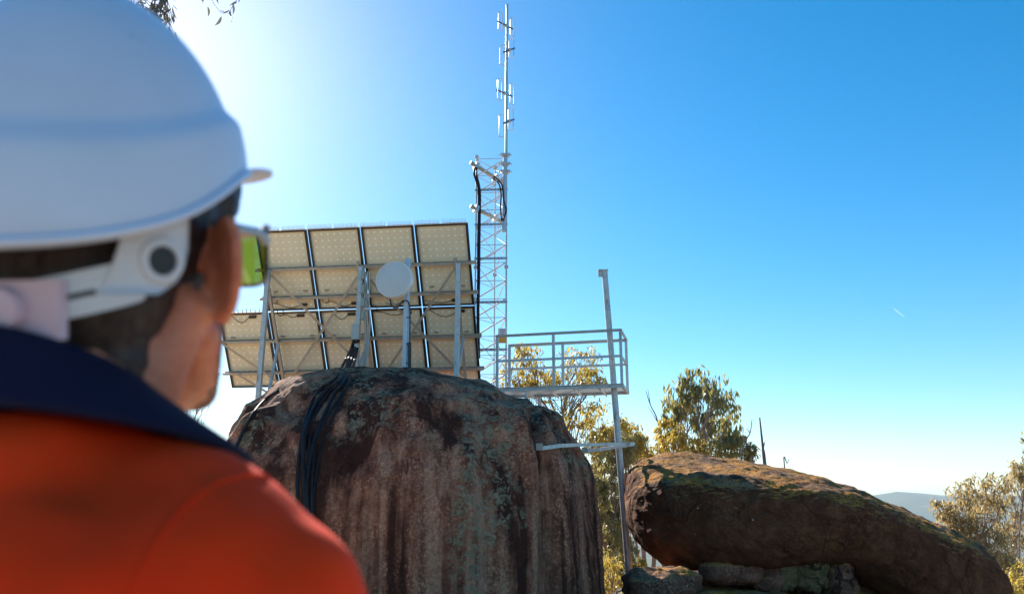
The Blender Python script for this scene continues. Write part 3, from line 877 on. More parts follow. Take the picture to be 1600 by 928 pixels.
# ------------------------------------------------------------------ cable bundle over the boulder
def spline(pts, sub=8):
    q = []
    for i in range(len(pts) - 1):
        p0, p1, p2, p3 = pts[max(0, i - 1)], pts[i], pts[i + 1], pts[min(len(pts) - 1, i + 2)]
        for k in range(sub):
            f = k / sub
            q.append(0.5 * ((2 * p1) + (p2 - p0) * f + (2 * p0 - 5 * p1 + 4 * p2 - p3) * f * f + (3 * p1 - p0 - 3 * p2 + p3) * f ** 3))
    q.append(pts[-1]); return q
cab = [[(527, 592), (505, 606), (487, 630), (473, 665), (466, 710), (465, 760), (467, 820), (470, 900)],
       [(533, 593), (512, 610), (494, 636), (480, 672), (474, 715), (472, 765), (474, 825), (477, 905)],
       [(537, 594), (520, 612), (501, 640), (486, 678), (479, 720), (477, 770), (480, 830), (484, 905)],
       [(541, 594), (526, 614), (508, 644), (493, 682), (485, 724), (482, 772), (485, 835), (489, 905)],
       [(545, 595), (533, 616), (515, 648), (500, 686), (491, 728), (487, 775), (490, 838), (494, 905)],
       [(549, 596), (540, 618), (522, 652), (506, 690), (496, 732), (492, 780), (495, 840), (499, 905)]]
names = ('leftmost', 'second from left', 'third from left', 'fourth from left', 'fifth from left', 'rightmost')
for k, path in enumerate(cab):
    r = (0.024, 0.032, 0.019, 0.028, 0.022, 0.017)[k]
    path = [(x + 2.6 * math.sin(y * 0.031 + k * 2.1) + (482 - x) * (0.12 if y > 660 else 0.0), y) for x, y in path]
    pts = [cable_box_bottom + Vector(((k - 2.5) * 0.022, -0.02 * (k % 2), 0.03)), cable_box_bottom + Vector(((k - 2.5) * 0.028 - 0.03, -0.03 * (k % 2) - 0.02, -0.16))]
    for (x, y) in path:
        h = on_rock(x, y, r * 1.05 + 0.004)
        if h is not None: pts.append(h)
    tag(MB().tube(spline(pts, 7), r, 10).build('power_cable', M['cable'], None, True), names[k] + ' of the black cables draped down the big boulder', 'cable', 'black cables over the boulder')
# thin pipe along the left brow of the boulder
pts = [on_rock(x, y, 0.02) for x, y in ((436, 612), (415, 626), (398, 645), (384, 668), (374, 690), (366, 712))]
pts = [p for p in pts if p is not None]
if len(pts) > 2: tag(MB().tube(spline(pts), 0.022, 8).build('drain_hose', M['cable'], None, True), 'dark hose lying along the left brow of the big boulder', 'hose')

# ------------------------------------------------------------------ lattice tower
def lattice_tower():
    Yt = 17.9
    # leg positions in plan, from their place on the photograph at one height
    L = W(743, 400, Yt); R = W(791, 400, Yt - 0.05); B = W(773, 400, Yt + 0.62)
    legs = [Vector((L.x, L.y, 0)), Vector((R.x, R.y, 0)), Vector((B.x, B.y, 0))]
    ztop = W(767, 246, Yt).z
    zbot = min(rock_top(l.x, l.y, 2.0) for l in legs) - 0.25
    cen = sum(legs, Vector()) / 3
    root = thing('lattice_tower', 'slim triangular steel lattice tower behind the right end of the panels', 'tower', (cen.x, cen.y, zbot))
    P = lambda i, z: Vector((legs[i].x, legs[i].y, z))
    for i in range(3):
        MB().tube([P(i, zbot), P(i, ztop)], 0.021 if i < 2 else 0.016, 10).build('leg', M['galv'], root, True)
        MB().lathe(P(i, ztop), (0, 0, 1), [(0.02, -0.02), (0.05, -0.02), (0.055, 0.02), (0.03, 0.05), (0.0, 0.052)], 12).build('leg_cap', M['galv'], root, True)
        zf = W(767, 418, Yt).z
        MB().lathe(P(i, zf), (0, 0, 1), [(0.02, -0.03), (0.052, -0.03), (0.052, 0.03), (0.02, 0.03)], 12).build('flange', M['galv'], root, True)
    zl = [W(767, y, Yt).z for y in (258, 298, 352, 405, 473, 547, 610)]
    for k, z in enumerate(zl[1:]):
        a, b = P(0, z) + Vector((-0.03, -0.03, 0)), P(1, z) + Vector((0.03, -0.03, 0))
        o = MB().beam(a, b, 0.012, 0.062).build('step_plate', M['galv'], root)
        mb = MB(); n = 9
        for j in range(n):
            mb.lathe(a.lerp(b, (j + 0.5) / n) + Vector((0, -0.0065, 0)), (0, -1, 0), [(0.012, 0.0), (0.012, 0.002), (0.0, 0.0025)], 8)
        mb.build('hole', M['frameblack'], o)
    step = (zl[1] - zl[3]) / 4.0
    z = ztop - 0.05; k = 0
    while z > zbot + 0.3:
        zn = z - step * 1.02
        MB().tube([P(1, z), P(0, zn)], 0.019, 8).build('diagonal', M['alu'], root, True)
        if k % 2 == 0:
            MB().tube([P(2, z), P(1, zn)], 0.014, 8).build('diagonal', M['alu'], root, True)
            MB().tube([P(0, z), P(2, zn)], 0.010, 6).build('diagonal', M['galv'], root, True)
        else:
            MB().tube([P(1, z), P(2, zn)], 0.014, 8).build('diagonal', M['alu'], root, True)
            MB().tube([P(0, zn), P(2, z)], 0.010, 6).build('diagonal', M['galv'], root, True)
        for i, j in ((0, 1), (1, 2), (2, 0)):
            MB().tube([P(i, z), P(j, z)], 0.009, 6).build('horizontal', M['galv'], root, True)
        z = zn; k += 1
    # two slanting mounting tubes with their clamps
    for y0, y1, lab in ((254, 287, ''), (322, 348, '')):
        a, b = W(735, y0, Yt - 0.18), W(788, y1, Yt + 0.30)
        tb = MB().tube([a, b], 0.047, 14).build('mounting_tube', M['galv_warm'], root, True)
        for f in (0.17, 0.74):
            q = a.lerp(b, f); d = (b - a).normalized()
            MB().beam(q - d * 0.045, q + d * 0.045, 0.13, 0.15).build('clamp', M['bluepole'], tb)
    return P, ztop, Yt, R
P_, ztop, Yt, Rl = lattice_tower()

def dipole_array():
    Ym = Yt - 0.12
    top, mid, bot = W(792.5, 8, Ym), W(791, 243, Ym), W(787, 362, Ym)
    root = thing('dipole_antenna', 'tall mast carrying eight folded dipole loops above the lattice tower', 'antenna', bot)
    MB().tube([W(790.8, 250, Ym), W(791.5, 130, Ym), top], [0.034, 0.034, 0.032], 16).build('mast', M['teal'], root, True)
    MB().tube([W(787.5, 362, Ym), W(789.5, 246, Ym)], [0.052, 0.052], 18).build('lower_tube', M['bluepole'], root, True)
    for y in (243, 257, 269):
        p = W(789.5, y, Ym)
        c = MB().box(p, (0.16, 0.15, 0.055)).build('clamp', M['galv'], root)
        mb = MB()
        for sx in (-1, 1):
            mb.tube([p + Vector((sx * 0.10, -0.11, 0.012)), p + Vector((sx * 0.10, 0.10, 0.012))], 0.013, 6)
            mb.tube([p + Vector((sx * 0.06, -0.10, -0.012)), p + Vector((sx * 0.15, -0.04, -0.012))], 0.016, 6)
        mb.build('bolt', M['galv'], c)
    def loop(c, h, w, d):
        # a long rounded rectangle standing upright
        pts = []
        d = Vector(d).normalized()
        for k in range(13):
            a = math.pi * k / 12; pts.append(c + Vector((0, 0, h / 2 - w / 2 + w / 2 * math.sin(a))) + d * (w / 2 * math.cos(a)))
        for k in range(13):
            a = math.pi + math.pi * k / 12; pts.append(c + Vector((0, 0, -h / 2 + w / 2 + w / 2 * math.sin(a))) + d * (w / 2 * math.cos(a)))
        pts.append(pts[0].copy())
        return MB().tube(pts, 0.0105, 8, False).build('dipole_loop', M['copper'], root, True)
    # (pixel centre, pixel height, how far in front of the mast, loop direction)
    for cx, cy, hp, dy, d in ((782, 34, 33, -0.28, (0.75, 0.66, 0)), (800.5, 43, 33, 0.28, (0.75, 0.66, 0)),
                              (785, 87, 35, -0.25, (1, -0.35, 0)), (799, 76, 34, 0.25, (1, -0.35, 0)),
                              (781, 140, 37, -0.28, (0.75, 0.66, 0)), (800, 148, 36, 0.28, (0.75, 0.66, 0)),
                              (784, 197, 38, -0.25, (1, -0.35, 0)), (798, 187, 38, 0.25, (1, -0.35, 0))):
        p = W(cx, cy, Ym + dy)
        loop(p, hp / FPX * (Ym + dy) * 1.12, 0.125, d)
    for ax_, ay, bx_, by in ((778, 34, 801, 46), (787, 82, 804, 76), (776, 141, 800, 151), (787, 193, 803, 187)):
        a, b = W(ax_, ay, Ym - 0.30), W(bx_, by, Ym + 0.30)
        bo = MB().tube([a, b], 0.022, 10).build('boom', M['boom'], root, True)
        p = a.lerp(b, 0.5)
        MB().box(p, (0.09, 0.09, 0.05)).build('boom_clamp', M['galv'], bo)
dipole_array()
def feeder(paths, r, lab):
    o = MB().tube(spline([W(*p) for p in paths], 8), r, 8).build('feeder_cable', M['cable'], None, True)
    tag(o, lab, 'cable', 'feeder cables on the tower')
feeder([(742, 262, Yt - .2), (741, 272, Yt - .22), (745, 285, Yt - .12), (748, 300, Yt - .1), (748, 340, Yt - .08), (747, 380, Yt - .08), (747, 430, Yt - .08), (746, 480, Yt - .08), (747, 560, Yt - .08)], 0.026, 'thicker black cable down the left leg of the lattice tower')
feeder([(745, 262, Yt - .2), (745, 274, Yt - .22), (748.5, 288, Yt - .14), (750.5, 305, Yt - .12), (750, 345, Yt - .1), (749.5, 390, Yt - .1), (749, 440, Yt - .1), (748, 490, Yt - .1), (749, 560, Yt - .1)], 0.020, 'thinner black cable just right of the thicker one on the tower leg')
feeder([(770, 280, Yt + .1), (777, 284, Yt - .05), (781, 292, Yt - .15), (783, 305, Yt - .17), (782, 325, Yt - .17), (784, 345, Yt - .17)], 0.018, 'black cable looping below the mast clamps, left strand')
feeder([(772, 276, Yt + .1), (780, 283, Yt - .08), (785, 292, Yt - .2), (787, 312, Yt - .2), (791, 328, Yt - .2), (789, 336, Yt - .2), (786, 345, Yt - .2)], 0.018, 'black cable looping below the mast clamps, right strand')
# sign on the tower
def sign():
    Y = Yt - 0.12
    a, b = W(778.5, 512.5, Y), W(791.5, 536, Y)
    c = (a + b) / 2; w = b.x - a.x; h = a.z - b.z
    root = thing('warning_sign', 'small white and orange warning sign on the tower behind the railing', 'sign', c)
    MB().box(c + Vector((0, 0, h * 0.23)), (w, 0.012, h * 0.50)).build('white_plate', M['signwhite'], root)
    MB().box(c - Vector((0, 0, h * 0.27)), (w, 0.012, h * 0.46)).build('orange_plate', M['signorange'], root)
    mb = MB()
    for k in range(3): mb.box(c + Vector((0, -0.0075, h * (0.36 - 0.12 * k))), (w * (0.7 - 0.15 * k), 0.002, h * 0.035))
    mb.build('print', M['print'], root)
sign()

# ------------------------------------------------------------------ access platform
def platform():
    FLt, FRt = W(777, 523, 15.85), W(969, 515, 15.25)
    FLb, FRb = W(777, 607, 15.85), W(969, 604, 15.25)
    zt = (FLt.z + FRt.z) / 2; zb = (FLb.z + FRb.z) / 2
    a, b = Vector((FLt.x, FLt.y, 0)), Vector((FRt.x, FRt.y, 0))
    d = (b - a).normalized(); n = Vector((-d.y, d.x, 0)); wd = 1.0
    root = thing('access_platform', 'galvanised railed platform jutting out from the top of the big boulder', 'platform', (a + b) / 2 + Vector((0, 0, zb)))
    k = lambda f, g, z: a.lerp(b, f) + n * (wd * g) + Vector((0, 0, z))
    g = M['galv']
    s = 0.055
    for gq in (0, 1):
        MB().angle(k(-0.012, gq, zt), k(1.012, gq, zt), s, 0.008, flip=1 if gq == 0 else -1).build('top_rail', M['galv_warm'] if gq == 0 else g, root)
        MB().beam(k(0, gq, zb + (zt - zb) * 0.52), k(1, gq, zb + (zt - zb) * 0.52), 0.035, 0.045).build('mid_rail', g, root)
        MB().channel(k(-0.012, gq, zb), k(1.012, gq, zb), 0.05, 0.075, 0.008).build('edge_beam', g, root)
        for f in (0.0, 0.465, 1.0):
            MB().beam(k(f, gq, zb + 0.04), k(f, gq, zt - 0.03), 0.052, 0.052, d).build('post', g, root)
    for f in (1.0,):
        MB().angle(k(f, 0.03, zt + 0.003), k(f, 0.97, zt + 0.003), s, 0.008).build('end_rail', g, root)
        MB().beam(k(f, 0.03, zb + (zt - zb) * 0.52), k(f, 0.97, zb + (zt - zb) * 0.52), 0.03, 0.045).build('end_rail', g, root)
        MB().beam(k(f, 0.03, zb), k(f, 0.97, zb), 0.05, 0.07).build('end_rail', g, root)
    for f in (0.02, 0.22, 0.42, 0.62, 0.82):
        MB().angle(k(f, 0.03, zb - 0.035), k(f, 0.97, zb - 0.035), 0.06, 0.008).build('joist', g, root)
    mb = MB(); nb = 58
    for i in range(nb): mb.beam(k((i + 0.5) / nb, 0.03, zb + 0.012), k((i + 0.5) / nb, 0.97, zb + 0.012), 0.006, 0.03)
    for i in range(10): mb.beam(k(0.005, 0.05 + i * 0.1, zb + 0.022), k(0.995, 0.05 + i * 0.1, zb + 0.022), 0.008, 0.008)
    mb.build('floor_grating', M['galv'], root)
    for f, gq in ((0.055, 0.0), (0.24, 0.0), (0.05, 1.0), (0.26, 1.0)):
        q = k(f, gq * 0.94 + 0.03, zb - 0.04); z = rock_top(q.x, q.y, q.z - 0.3)
        z = min(z, q.z - 0.05)
        MB().beam(q, Vector((q.x, q.y, max(z, q.z - 0.9) - 0.05)), 0.08, 0.05, d).build('foot', g, root)
    q0, q1 = k(0.17, 0.08, zb - 0.05), k(0.42, 0.08, zb - 0.05)
    za, zc = rock_top(q0.x, q0.y, q0.z - 0.2), rock_top(q1.x, q1.y, q1.z - 0.4)
    MB().beam(Vector((q0.x, q0.y, min(za, q0.z) + 0.03)), Vector((q1.x, q1.y, min(zc, q1.z - 0.1) + 0.02)), 0.09, 0.06).build('anchor_bar', g, root)
    return k, zb
platform()

def pole():
    Y = 15.55
    top, bot = W(944.5, 423, Y), W(986, 935, Y)
    d = (bot - top); gzv = ground_z(bot.x, Y)
    bot = top + d * ((top.z - gzv + 0.1) / (top.z - bot.z))
    root = thing('steel_pole', 'leaning galvanised steel pole rising through the platform, square bracket at its tip', 'pole', bot)
    MB().tube([bot, top], [0.066, 0.060], 18).build('shaft', M['galv'], root, True)
    MB().box(top + Vector((-0.075, 0, -0.065)), (0.11, 0.02, 0.13)).build('tip_bracket', M['galv'], root)
    MB().box(top + Vector((-0.03, 0, 0.004)), (0.20, 0.14, 0.012)).build('tip_plate', M['galv'], root)
    n = 22
    dn = (bot - top).normalized()
    for i in range(n):
        q = top.lerp(bot, 0.06 + 0.6 * i / n)
        MB().tube([q + Vector((0.0, -0.062, 0)), q + Vector((0, -0.082, 0))], 0.011, 6).build('bolt', M['galv_warm'], root)
pole()
def arms():
    for nm, pts, lab in (('brace_arm', [(843, 703, None), (866, 697.5, None), (888, 693.5, None), (990, 691, 15.3)], 'bent steel arm bracing the pole from the face of the big boulder'),
                         ('brace_arm', [(914, 703, None), (988, 692.5, 15.72)], 'straight steel arm bracing the pole from the back of the big boulder')):
        P = []
        for x, y, Y in pts:
            if Y is None:
                h = on_rock(x, y, 0.10) if x < 900 else None
                P.append(h if h is not None else W(x, y, 14.6))
            else: P.append(W(x, y, Y))
        root = thing(nm, lab, 'brace', P[0], 'steel arms between boulder and pole')
        for i in range(len(P) - 1):
            MB().angle(P[i], P[i + 1], 0.055, 0.008).build('angle_bar', M['galv'], root)
        q = P[-1].lerp(P[-2], 0.16)
        MB().box(q + Vector((0, 0, -0.01)), (0.16, 0.05, 0.05)).build('pole_clamp', M['galv_warm'], root)
        MB().box(P[0] + Vector((0, 0.03, 0)), (0.10, 0.10, 0.10)).build('rock_anchor', M['galv_warm'], root)
arms()

# ------------------------------------------------------------------ trees
def leaf_mass(pts, dens, size, rng, droop=0.8):
    """hanging lance leaves round the given twig points: (position, spread)"""
    out_v, out_f = [], []
    P = np.repeat(np.array([p for p, s in pts]), dens, axis=0)
    Sg = np.repeat(np.array([s for p, s in pts]), dens)
    n = len(P)
    pos = P + rng.normal(size=(n, 3)) * Sg[:, None] * np.array([1, 1, 0.75])
    L = size * rng.uniform(0.55, 1.25, n)
    d = rng.normal(size=(n, 3)) * 0.55; d[:, 2] -= droop * 1.3
    d /= np.linalg.norm(d, axis=1)[:, None]
    r = rng.normal(size=(n, 3)); sd = np.cross(d, r); sd /= np.linalg.norm(sd, axis=1)[:, None]
    nr = np.cross(sd, d)
    wv = L * rng.uniform(0.10, 0.17, n)
    bend = nr * (L * rng.uniform(-0.12, 0.12, n))[:, None]
    sick = sd * (L * rng.uniform(-0.10, 0.10, n))[:, None]
    b = pos; t = pos + d * L[:, None] + sick
    m1 = pos + d * (L * 0.42)[:, None] + sd * wv[:, None] + bend
    m2 = pos + d * (L * 0.42)[:, None] - sd * wv[:, None] + bend
    V = np.stack([b, m1, t, m2], 1).reshape(-1, 3)
    idx = np.arange(n) * 4
    F = np.stack([np.stack([idx, idx + 1, idx + 2], 1), np.stack([idx, idx + 2, idx + 3], 1)], 1).reshape(-1, 3)
    return V, F
def np_mesh(name, V, F, mat, c):
    me = bpy.data.meshes.new(name)
    me.vertices.add(len(V)); me.vertices.foreach_set('co', (V - np.array(c)).ravel())
    me.loops.add(F.size); me.loops.foreach_set('vertex_index', F.ravel().astype(np.int32))
    me.polygons.add(len(F)); me.polygons.foreach_set('loop_start', np.arange(len(F), dtype=np.int32) * F.shape[1])
    me.update(calc_edges=True); me.validate(); me.materials.append(mat); return me
def crook(a, b, n, amp, rng, sag=0.0):
    a, b = Vector(a), Vector(b); L = (b - a).length; pts = []
    o = Vector((0, 0, 0))
    for i in range(n + 1):
        f = i / n
        if 0 < i < n: o = o * 0.6 + Vector(rng.normal(size=3)) * amp * L
        pts.append(a.lerp(b, f) + o * math.sin(math.pi * f) + Vector((0, 0, sag * L * math.sin(math.pi * f))))
    return pts
def gum_tree(name, label, base, fork_z, clumps, mat, leaf, seed, dens=22, twig=26, bark='bark', trunk_r=0.12, group=None, sprays=1.0, stems=1, spread=0.16, droop=0.8):
    """clumps: (centre, (rx, ry, rz)) lobes of the crown"""
    rng = np.random.default_rng(seed)
    base = Vector(base); cc = sum((Vector(c) for c, r in clumps), Vector()) / len(clumps)
    root = thing(name, label, 'tree', base, group)
    mb = MB(); br = MB(); tips = []
    forks = []
    for s in range(stems):
        off = Vector((rng.normal() * 0.25, rng.normal() * 0.25, 0)) * (stems > 1)
        tgt = Vector(clumps[int(s * len(clumps) / stems)][0]) if stems > 1 else cc
        fk = Vector((base.x + (tgt.x - base.x) * 0.5, base.y + (tgt.y - base.y) * 0.5, fork_z)) + off * 0.5
        pts = crook(base + off, fk, 7, 0.02, rng)
        rr = [trunk_r * (1.25 - 0.6 * i / 7) for i in range(8)]
        mb.tube(pts, rr, 9); forks.append((pts, rr))
    for ci, (c, r) in enumerate(clumps):
        c = Vector(c)
        pts0, rr0 = forks[ci % stems if stems > 1 else 0]
        j = 4 + ci % 4 if len(clumps) > 1 else 7
        st = pts0[min(j, 7)]; r0 = rr0[min(j, 7)] * 0.7
        inner = c - Vector((0, 0, r[2] * 0.35))
        limb = crook(st, inner, 6, 0.05, rng, -0.04)
        lr = [max(0.012, r0 * (1 - 0.72 * i / 6)) for i in range(7)]
        br.tube(limb, lr, 7)
        nt = max(5, int(twig * sprays))
        for k in range(nt):
            u = rng.normal(size=3); u /= np.linalg.norm(u); q = rng.uniform(0.35, 1.0) ** 0.6
            e = c + Vector((u[0] * r[0] * q, u[1] * r[1] * q, u[2] * r[2] * q))
            i0 = int(rng.integers(3, 7)); tw = crook(limb[i0], e, 4, 0.07, rng, 0.05)
            t0 = lr[i0] * 0.45
            br.tube(tw, [max(0.004, t0 * (1 - 0.8 * i / 4)) for i in range(5)], 5, False)
            lsp = spread * (0.7 + 0.6 * rng.random()) * (r[0] + r[2]) / 2
            tips.append((tuple(e), lsp)); 
            if rng.random() < 0.6: tips.append((tuple(tw[3]), lsp * 0.8))
    mb.build('trunk', M[bark], root, 'all'); br.build('branches', M[bark], root, 'all')
    V, F = leaf_mass(tips, dens, leaf, rng, droop)
    me = np_mesh('crown', V, F, M[mat], cc)
    link_obj('crown', me, cc, root)['kind'] = 'stuff'
    return root
def lobes(Y, L, dy=0.7):
    out = []
    for i, (x, y, rx, ry) in enumerate(L):
        p = W(x, y, Y + dy * math.sin(i * 2.4) * 1.2)
        k = (p - Vector((0, 0, EYE))).length / FPX
        out.append((p, (rx * k, rx * k * 0.9, ry * k)))
    return out
def treebase(px, Y):
    p = W(px, 900, Y); return Vector((p.x, Y, ground_z(p.x, Y) - 0.1))
def T(name, label, px, Y, fork_py, L, mat, leaf, seed, **kw):
    gum_tree(name, label, treebase(px, Y), W(px, fork_py, Y).z, lobes(Y, L), mat, leaf, seed, **kw)

T('gum_tree', 'golden leaved gum tree with thin brown branches behind the railed platform', 880, 27, 690,
  [(830, 560, 30, 22), (905, 560, 34, 26), (930, 590, 26, 26), (850, 590, 34, 18), (875, 605, 40, 14), (905, 640, 42, 26), (935, 660, 28, 34), (820, 595, 22, 14)],
  'leaf_gold', 0.20, 101, dens=12, twig=22, trunk_r=0.11, group='gum trees behind the boulders', stems=2)
T('gum_tree', 'drooping dark green gum tree standing tallest above the long boulder', 1098, 30, 700,
  [(1092, 592, 26, 26), (1062, 615, 30, 26), (1120, 610, 30, 28), (1086, 632, 30, 26), (1140, 646, 20, 34), (1048, 645, 16, 18), (1128, 668, 24, 26), (1148, 690, 18, 20), (1100, 655, 26, 22), (1072, 600, 20, 20)],
  'leaf_green', 0.30, 102, dens=9, twig=18, trunk_r=0.10, bark='bark_pale', group='gum trees behind the boulders', stems=2, spread=0.14, droop=1.7)
T('gum_tree', 'low golden green gum tree left of the tall drooping one', 1020, 28, 720,
  [(985, 680, 26, 20), (1020, 690, 30, 22), (1055, 690, 26, 22), (1000, 710, 26, 18), (1042, 668, 20, 14), (965, 700, 20, 20), (1080, 700, 22, 18)],
  'leaf_gold', 0.19, 103, dens=20, twig=20, trunk_r=0.08, group='gum trees behind the boulders', stems=3)
T('gum_tree', 'yellow green gum sapling just left of the pole above its brace arms', 935, 26, 720,
  [(925, 690, 22, 22), (950, 680, 22, 22), (940, 720, 24, 20), (970, 665, 18, 16), (990, 690, 18, 18)],
  'leaf_gold', 0.18, 113, dens=16, twig=18, trunk_r=0.07, group='gum trees behind the boulders', stems=2)
T('gum_tree', 'scrubby green gum tree below the crown of the tall drooping one', 1140, 29, 725,
  [(1110, 700, 22, 16), (1140, 700, 24, 18), (1168, 705, 16, 14), (1090, 712, 16, 12)],
  'leaf_green', 0.20, 104, dens=15, twig=18, trunk_r=0.07, group='gum trees behind the boulders', stems=2)
T('gum_tree', 'olive gum tree filling the gap between big boulder and pole', 950, 24, 860,
  [(945, 730, 26, 28), (965, 765, 26, 30), (935, 770, 18, 30), (955, 810, 26, 28), (940, 850, 22, 24), (975, 700, 22, 24)],
  'leaf_olive', 0.17, 105, dens=26, twig=22, trunk_r=0.10, group='gum trees behind the boulders', stems=2)
T('gum_tree', 'low yellow green bush at the foot of the gap behind the pole', 960, 21, 925,
  [(950, 890, 24, 22), (975, 905, 18, 16), (940, 920, 18, 18), (1000, 885, 12, 14), (990, 925, 16, 12)],
  'leaf_gold', 0.13, 106, dens=18, twig=16, trunk_r=0.05, group='gum trees behind the boulders', stems=3)
T('gum_tree', 'dense olive shrub low between the big boulder and the pole', 962, 23, 925,
  [(948, 840, 22, 24), (972, 830, 18, 24), (962, 880, 22, 22), (940, 800, 16, 20), (985, 860, 14, 18)],
  'leaf_olive', 0.15, 114, dens=20, twig=18, trunk_r=0.05, group='gum trees behind the boulders', stems=3)
T('gum_tree', 'grey gum tree with bare dark stems behind the pole foot', 1003, 34, 880,
  [(1000, 740, 20, 24), (985, 790, 16, 24), (1010, 820, 10, 14)],
  'leaf_olive', 0.20, 107, dens=22, twig=16, trunk_r=0.13, group='gum trees behind the boulders', stems=3)
T('gum_tree', 'pale grey green gum tree at the right edge beside the long boulder', 1545, 20, 905,
  [(1480, 795, 26, 16), (1510, 775, 30, 20), (1550, 760, 28, 20), (1585, 780, 30, 24), (1500, 815, 28, 18), (1540, 810, 34, 22), (1580, 830, 30, 24), (1550, 850, 30, 22), (1600, 740, 18, 22), (1530, 870, 24, 16), (1580, 880, 28, 20)],
  'leaf_grey', 0.145, 108, dens=13, twig=26, trunk_r=0.07, bark='bark_pale', stems=4)
T('gum_tree', 'gum tree whose leafy tip enters at the right edge above the pale one', 1640, 22, 800,
  [(1612, 705, 20, 26), (1640, 740, 34, 34), (1650, 690, 30, 26), (1625, 780, 24, 24)],
  'leaf_olive', 0.15, 109, dens=14, twig=18, trunk_r=0.09)
T('gum_tree', 'low golden bush at the lower right corner beside the long boulder', 1585, 17.5, 930,
  [(1580, 915, 22, 16), (1600, 895, 20, 18), (1560, 935, 20, 14), (1610, 930, 24, 18)],
  'leaf_gold', 0.12, 110, dens=18, twig=18, trunk_r=0.04, stems=3)
T('gum_tree', 'sparse gum tree half hidden behind the tower foot', 775, 26, 660,
  [(770, 600, 20, 10), (800, 575, 16, 18), (755, 606, 12, 8), (815, 545, 14, 10)],
  'leaf_gold', 0.17, 111, dens=9, twig=12, trunk_r=0.06, stems=2)
T('gum_tree', 'bare twigged gum tree half hidden behind the face of the person', 190, 22, 770,
  [(322, 582, 24, 14), (290, 575, 26, 20), (260, 560, 26, 24)],
  'leaf_olive', 0.15, 112, dens=2, twig=16, trunk_r=0.06)

def dead_wood():
    rng = np.random.default_rng(5)
    for nm, paths, Y, r, lab in (
        ('dead_tree', [[(1196, 735), (1192, 700), (1187, 652)], [(1192, 700), (1195, 690)]], 19, 0.045, 'straight dead trunk sticking up behind the long boulder'),
        ('dead_branch', [[(1226, 735), (1230, 724), (1233, 717)]], 17, 0.014, 'short dead stub poking up right of the straight dead trunk'),
        ('dead_branch', [[(1176, 735), (1178, 722), (1180, 716)], [(1178, 722), (1183, 718)]], 17, 0.016, 'short dark tuft of dead wood left of the straight dead trunk'),
        ('dead_sapling', [[(1160, 740), (1164, 692), (1172, 676), (1175, 655)], [(1164, 692), (1160, 672)], [(1172, 676), (1166, 668)]], 27, 0.03, 'thin dead sapling with forked tip at the right of the tall gum'),
        ('dead_sapling', [[(1033, 720), (1028, 660), (1016, 632), (1009, 610)], [(1016, 632), (1012, 606)], [(1028, 660), (1013, 635)]], 29, 0.03, 'thin dead sapling leaning left of the tall gum')):
        b = W(paths[0][0][0], paths[0][0][1], Y); gzv = ground_z(b.x, Y)
        root = thing(nm, lab, 'dead wood', (b.x, Y, gzv))
        for i, pp in enumerate(paths):
            pts = [W(x, y, Y) for x, y in pp]
            if i == 0: pts = [Vector((b.x + 0.1, Y, gzv - 0.1))] + pts
            rr = [r * (1.3 if i == 0 else 0.6) * (1 - 0.75 * k / (len(pts) - 1)) for k in range(len(pts))]
            MB().tube(spline(pts, 4), list(np.interp(np.linspace(0, 1, (len(pts) - 1) * 4 + 1), np.linspace(0, 1, len(pts)), rr)), 7).build('stem' if i == 0 else 'twig', M['deadwood'], root, True)
dead_wood()

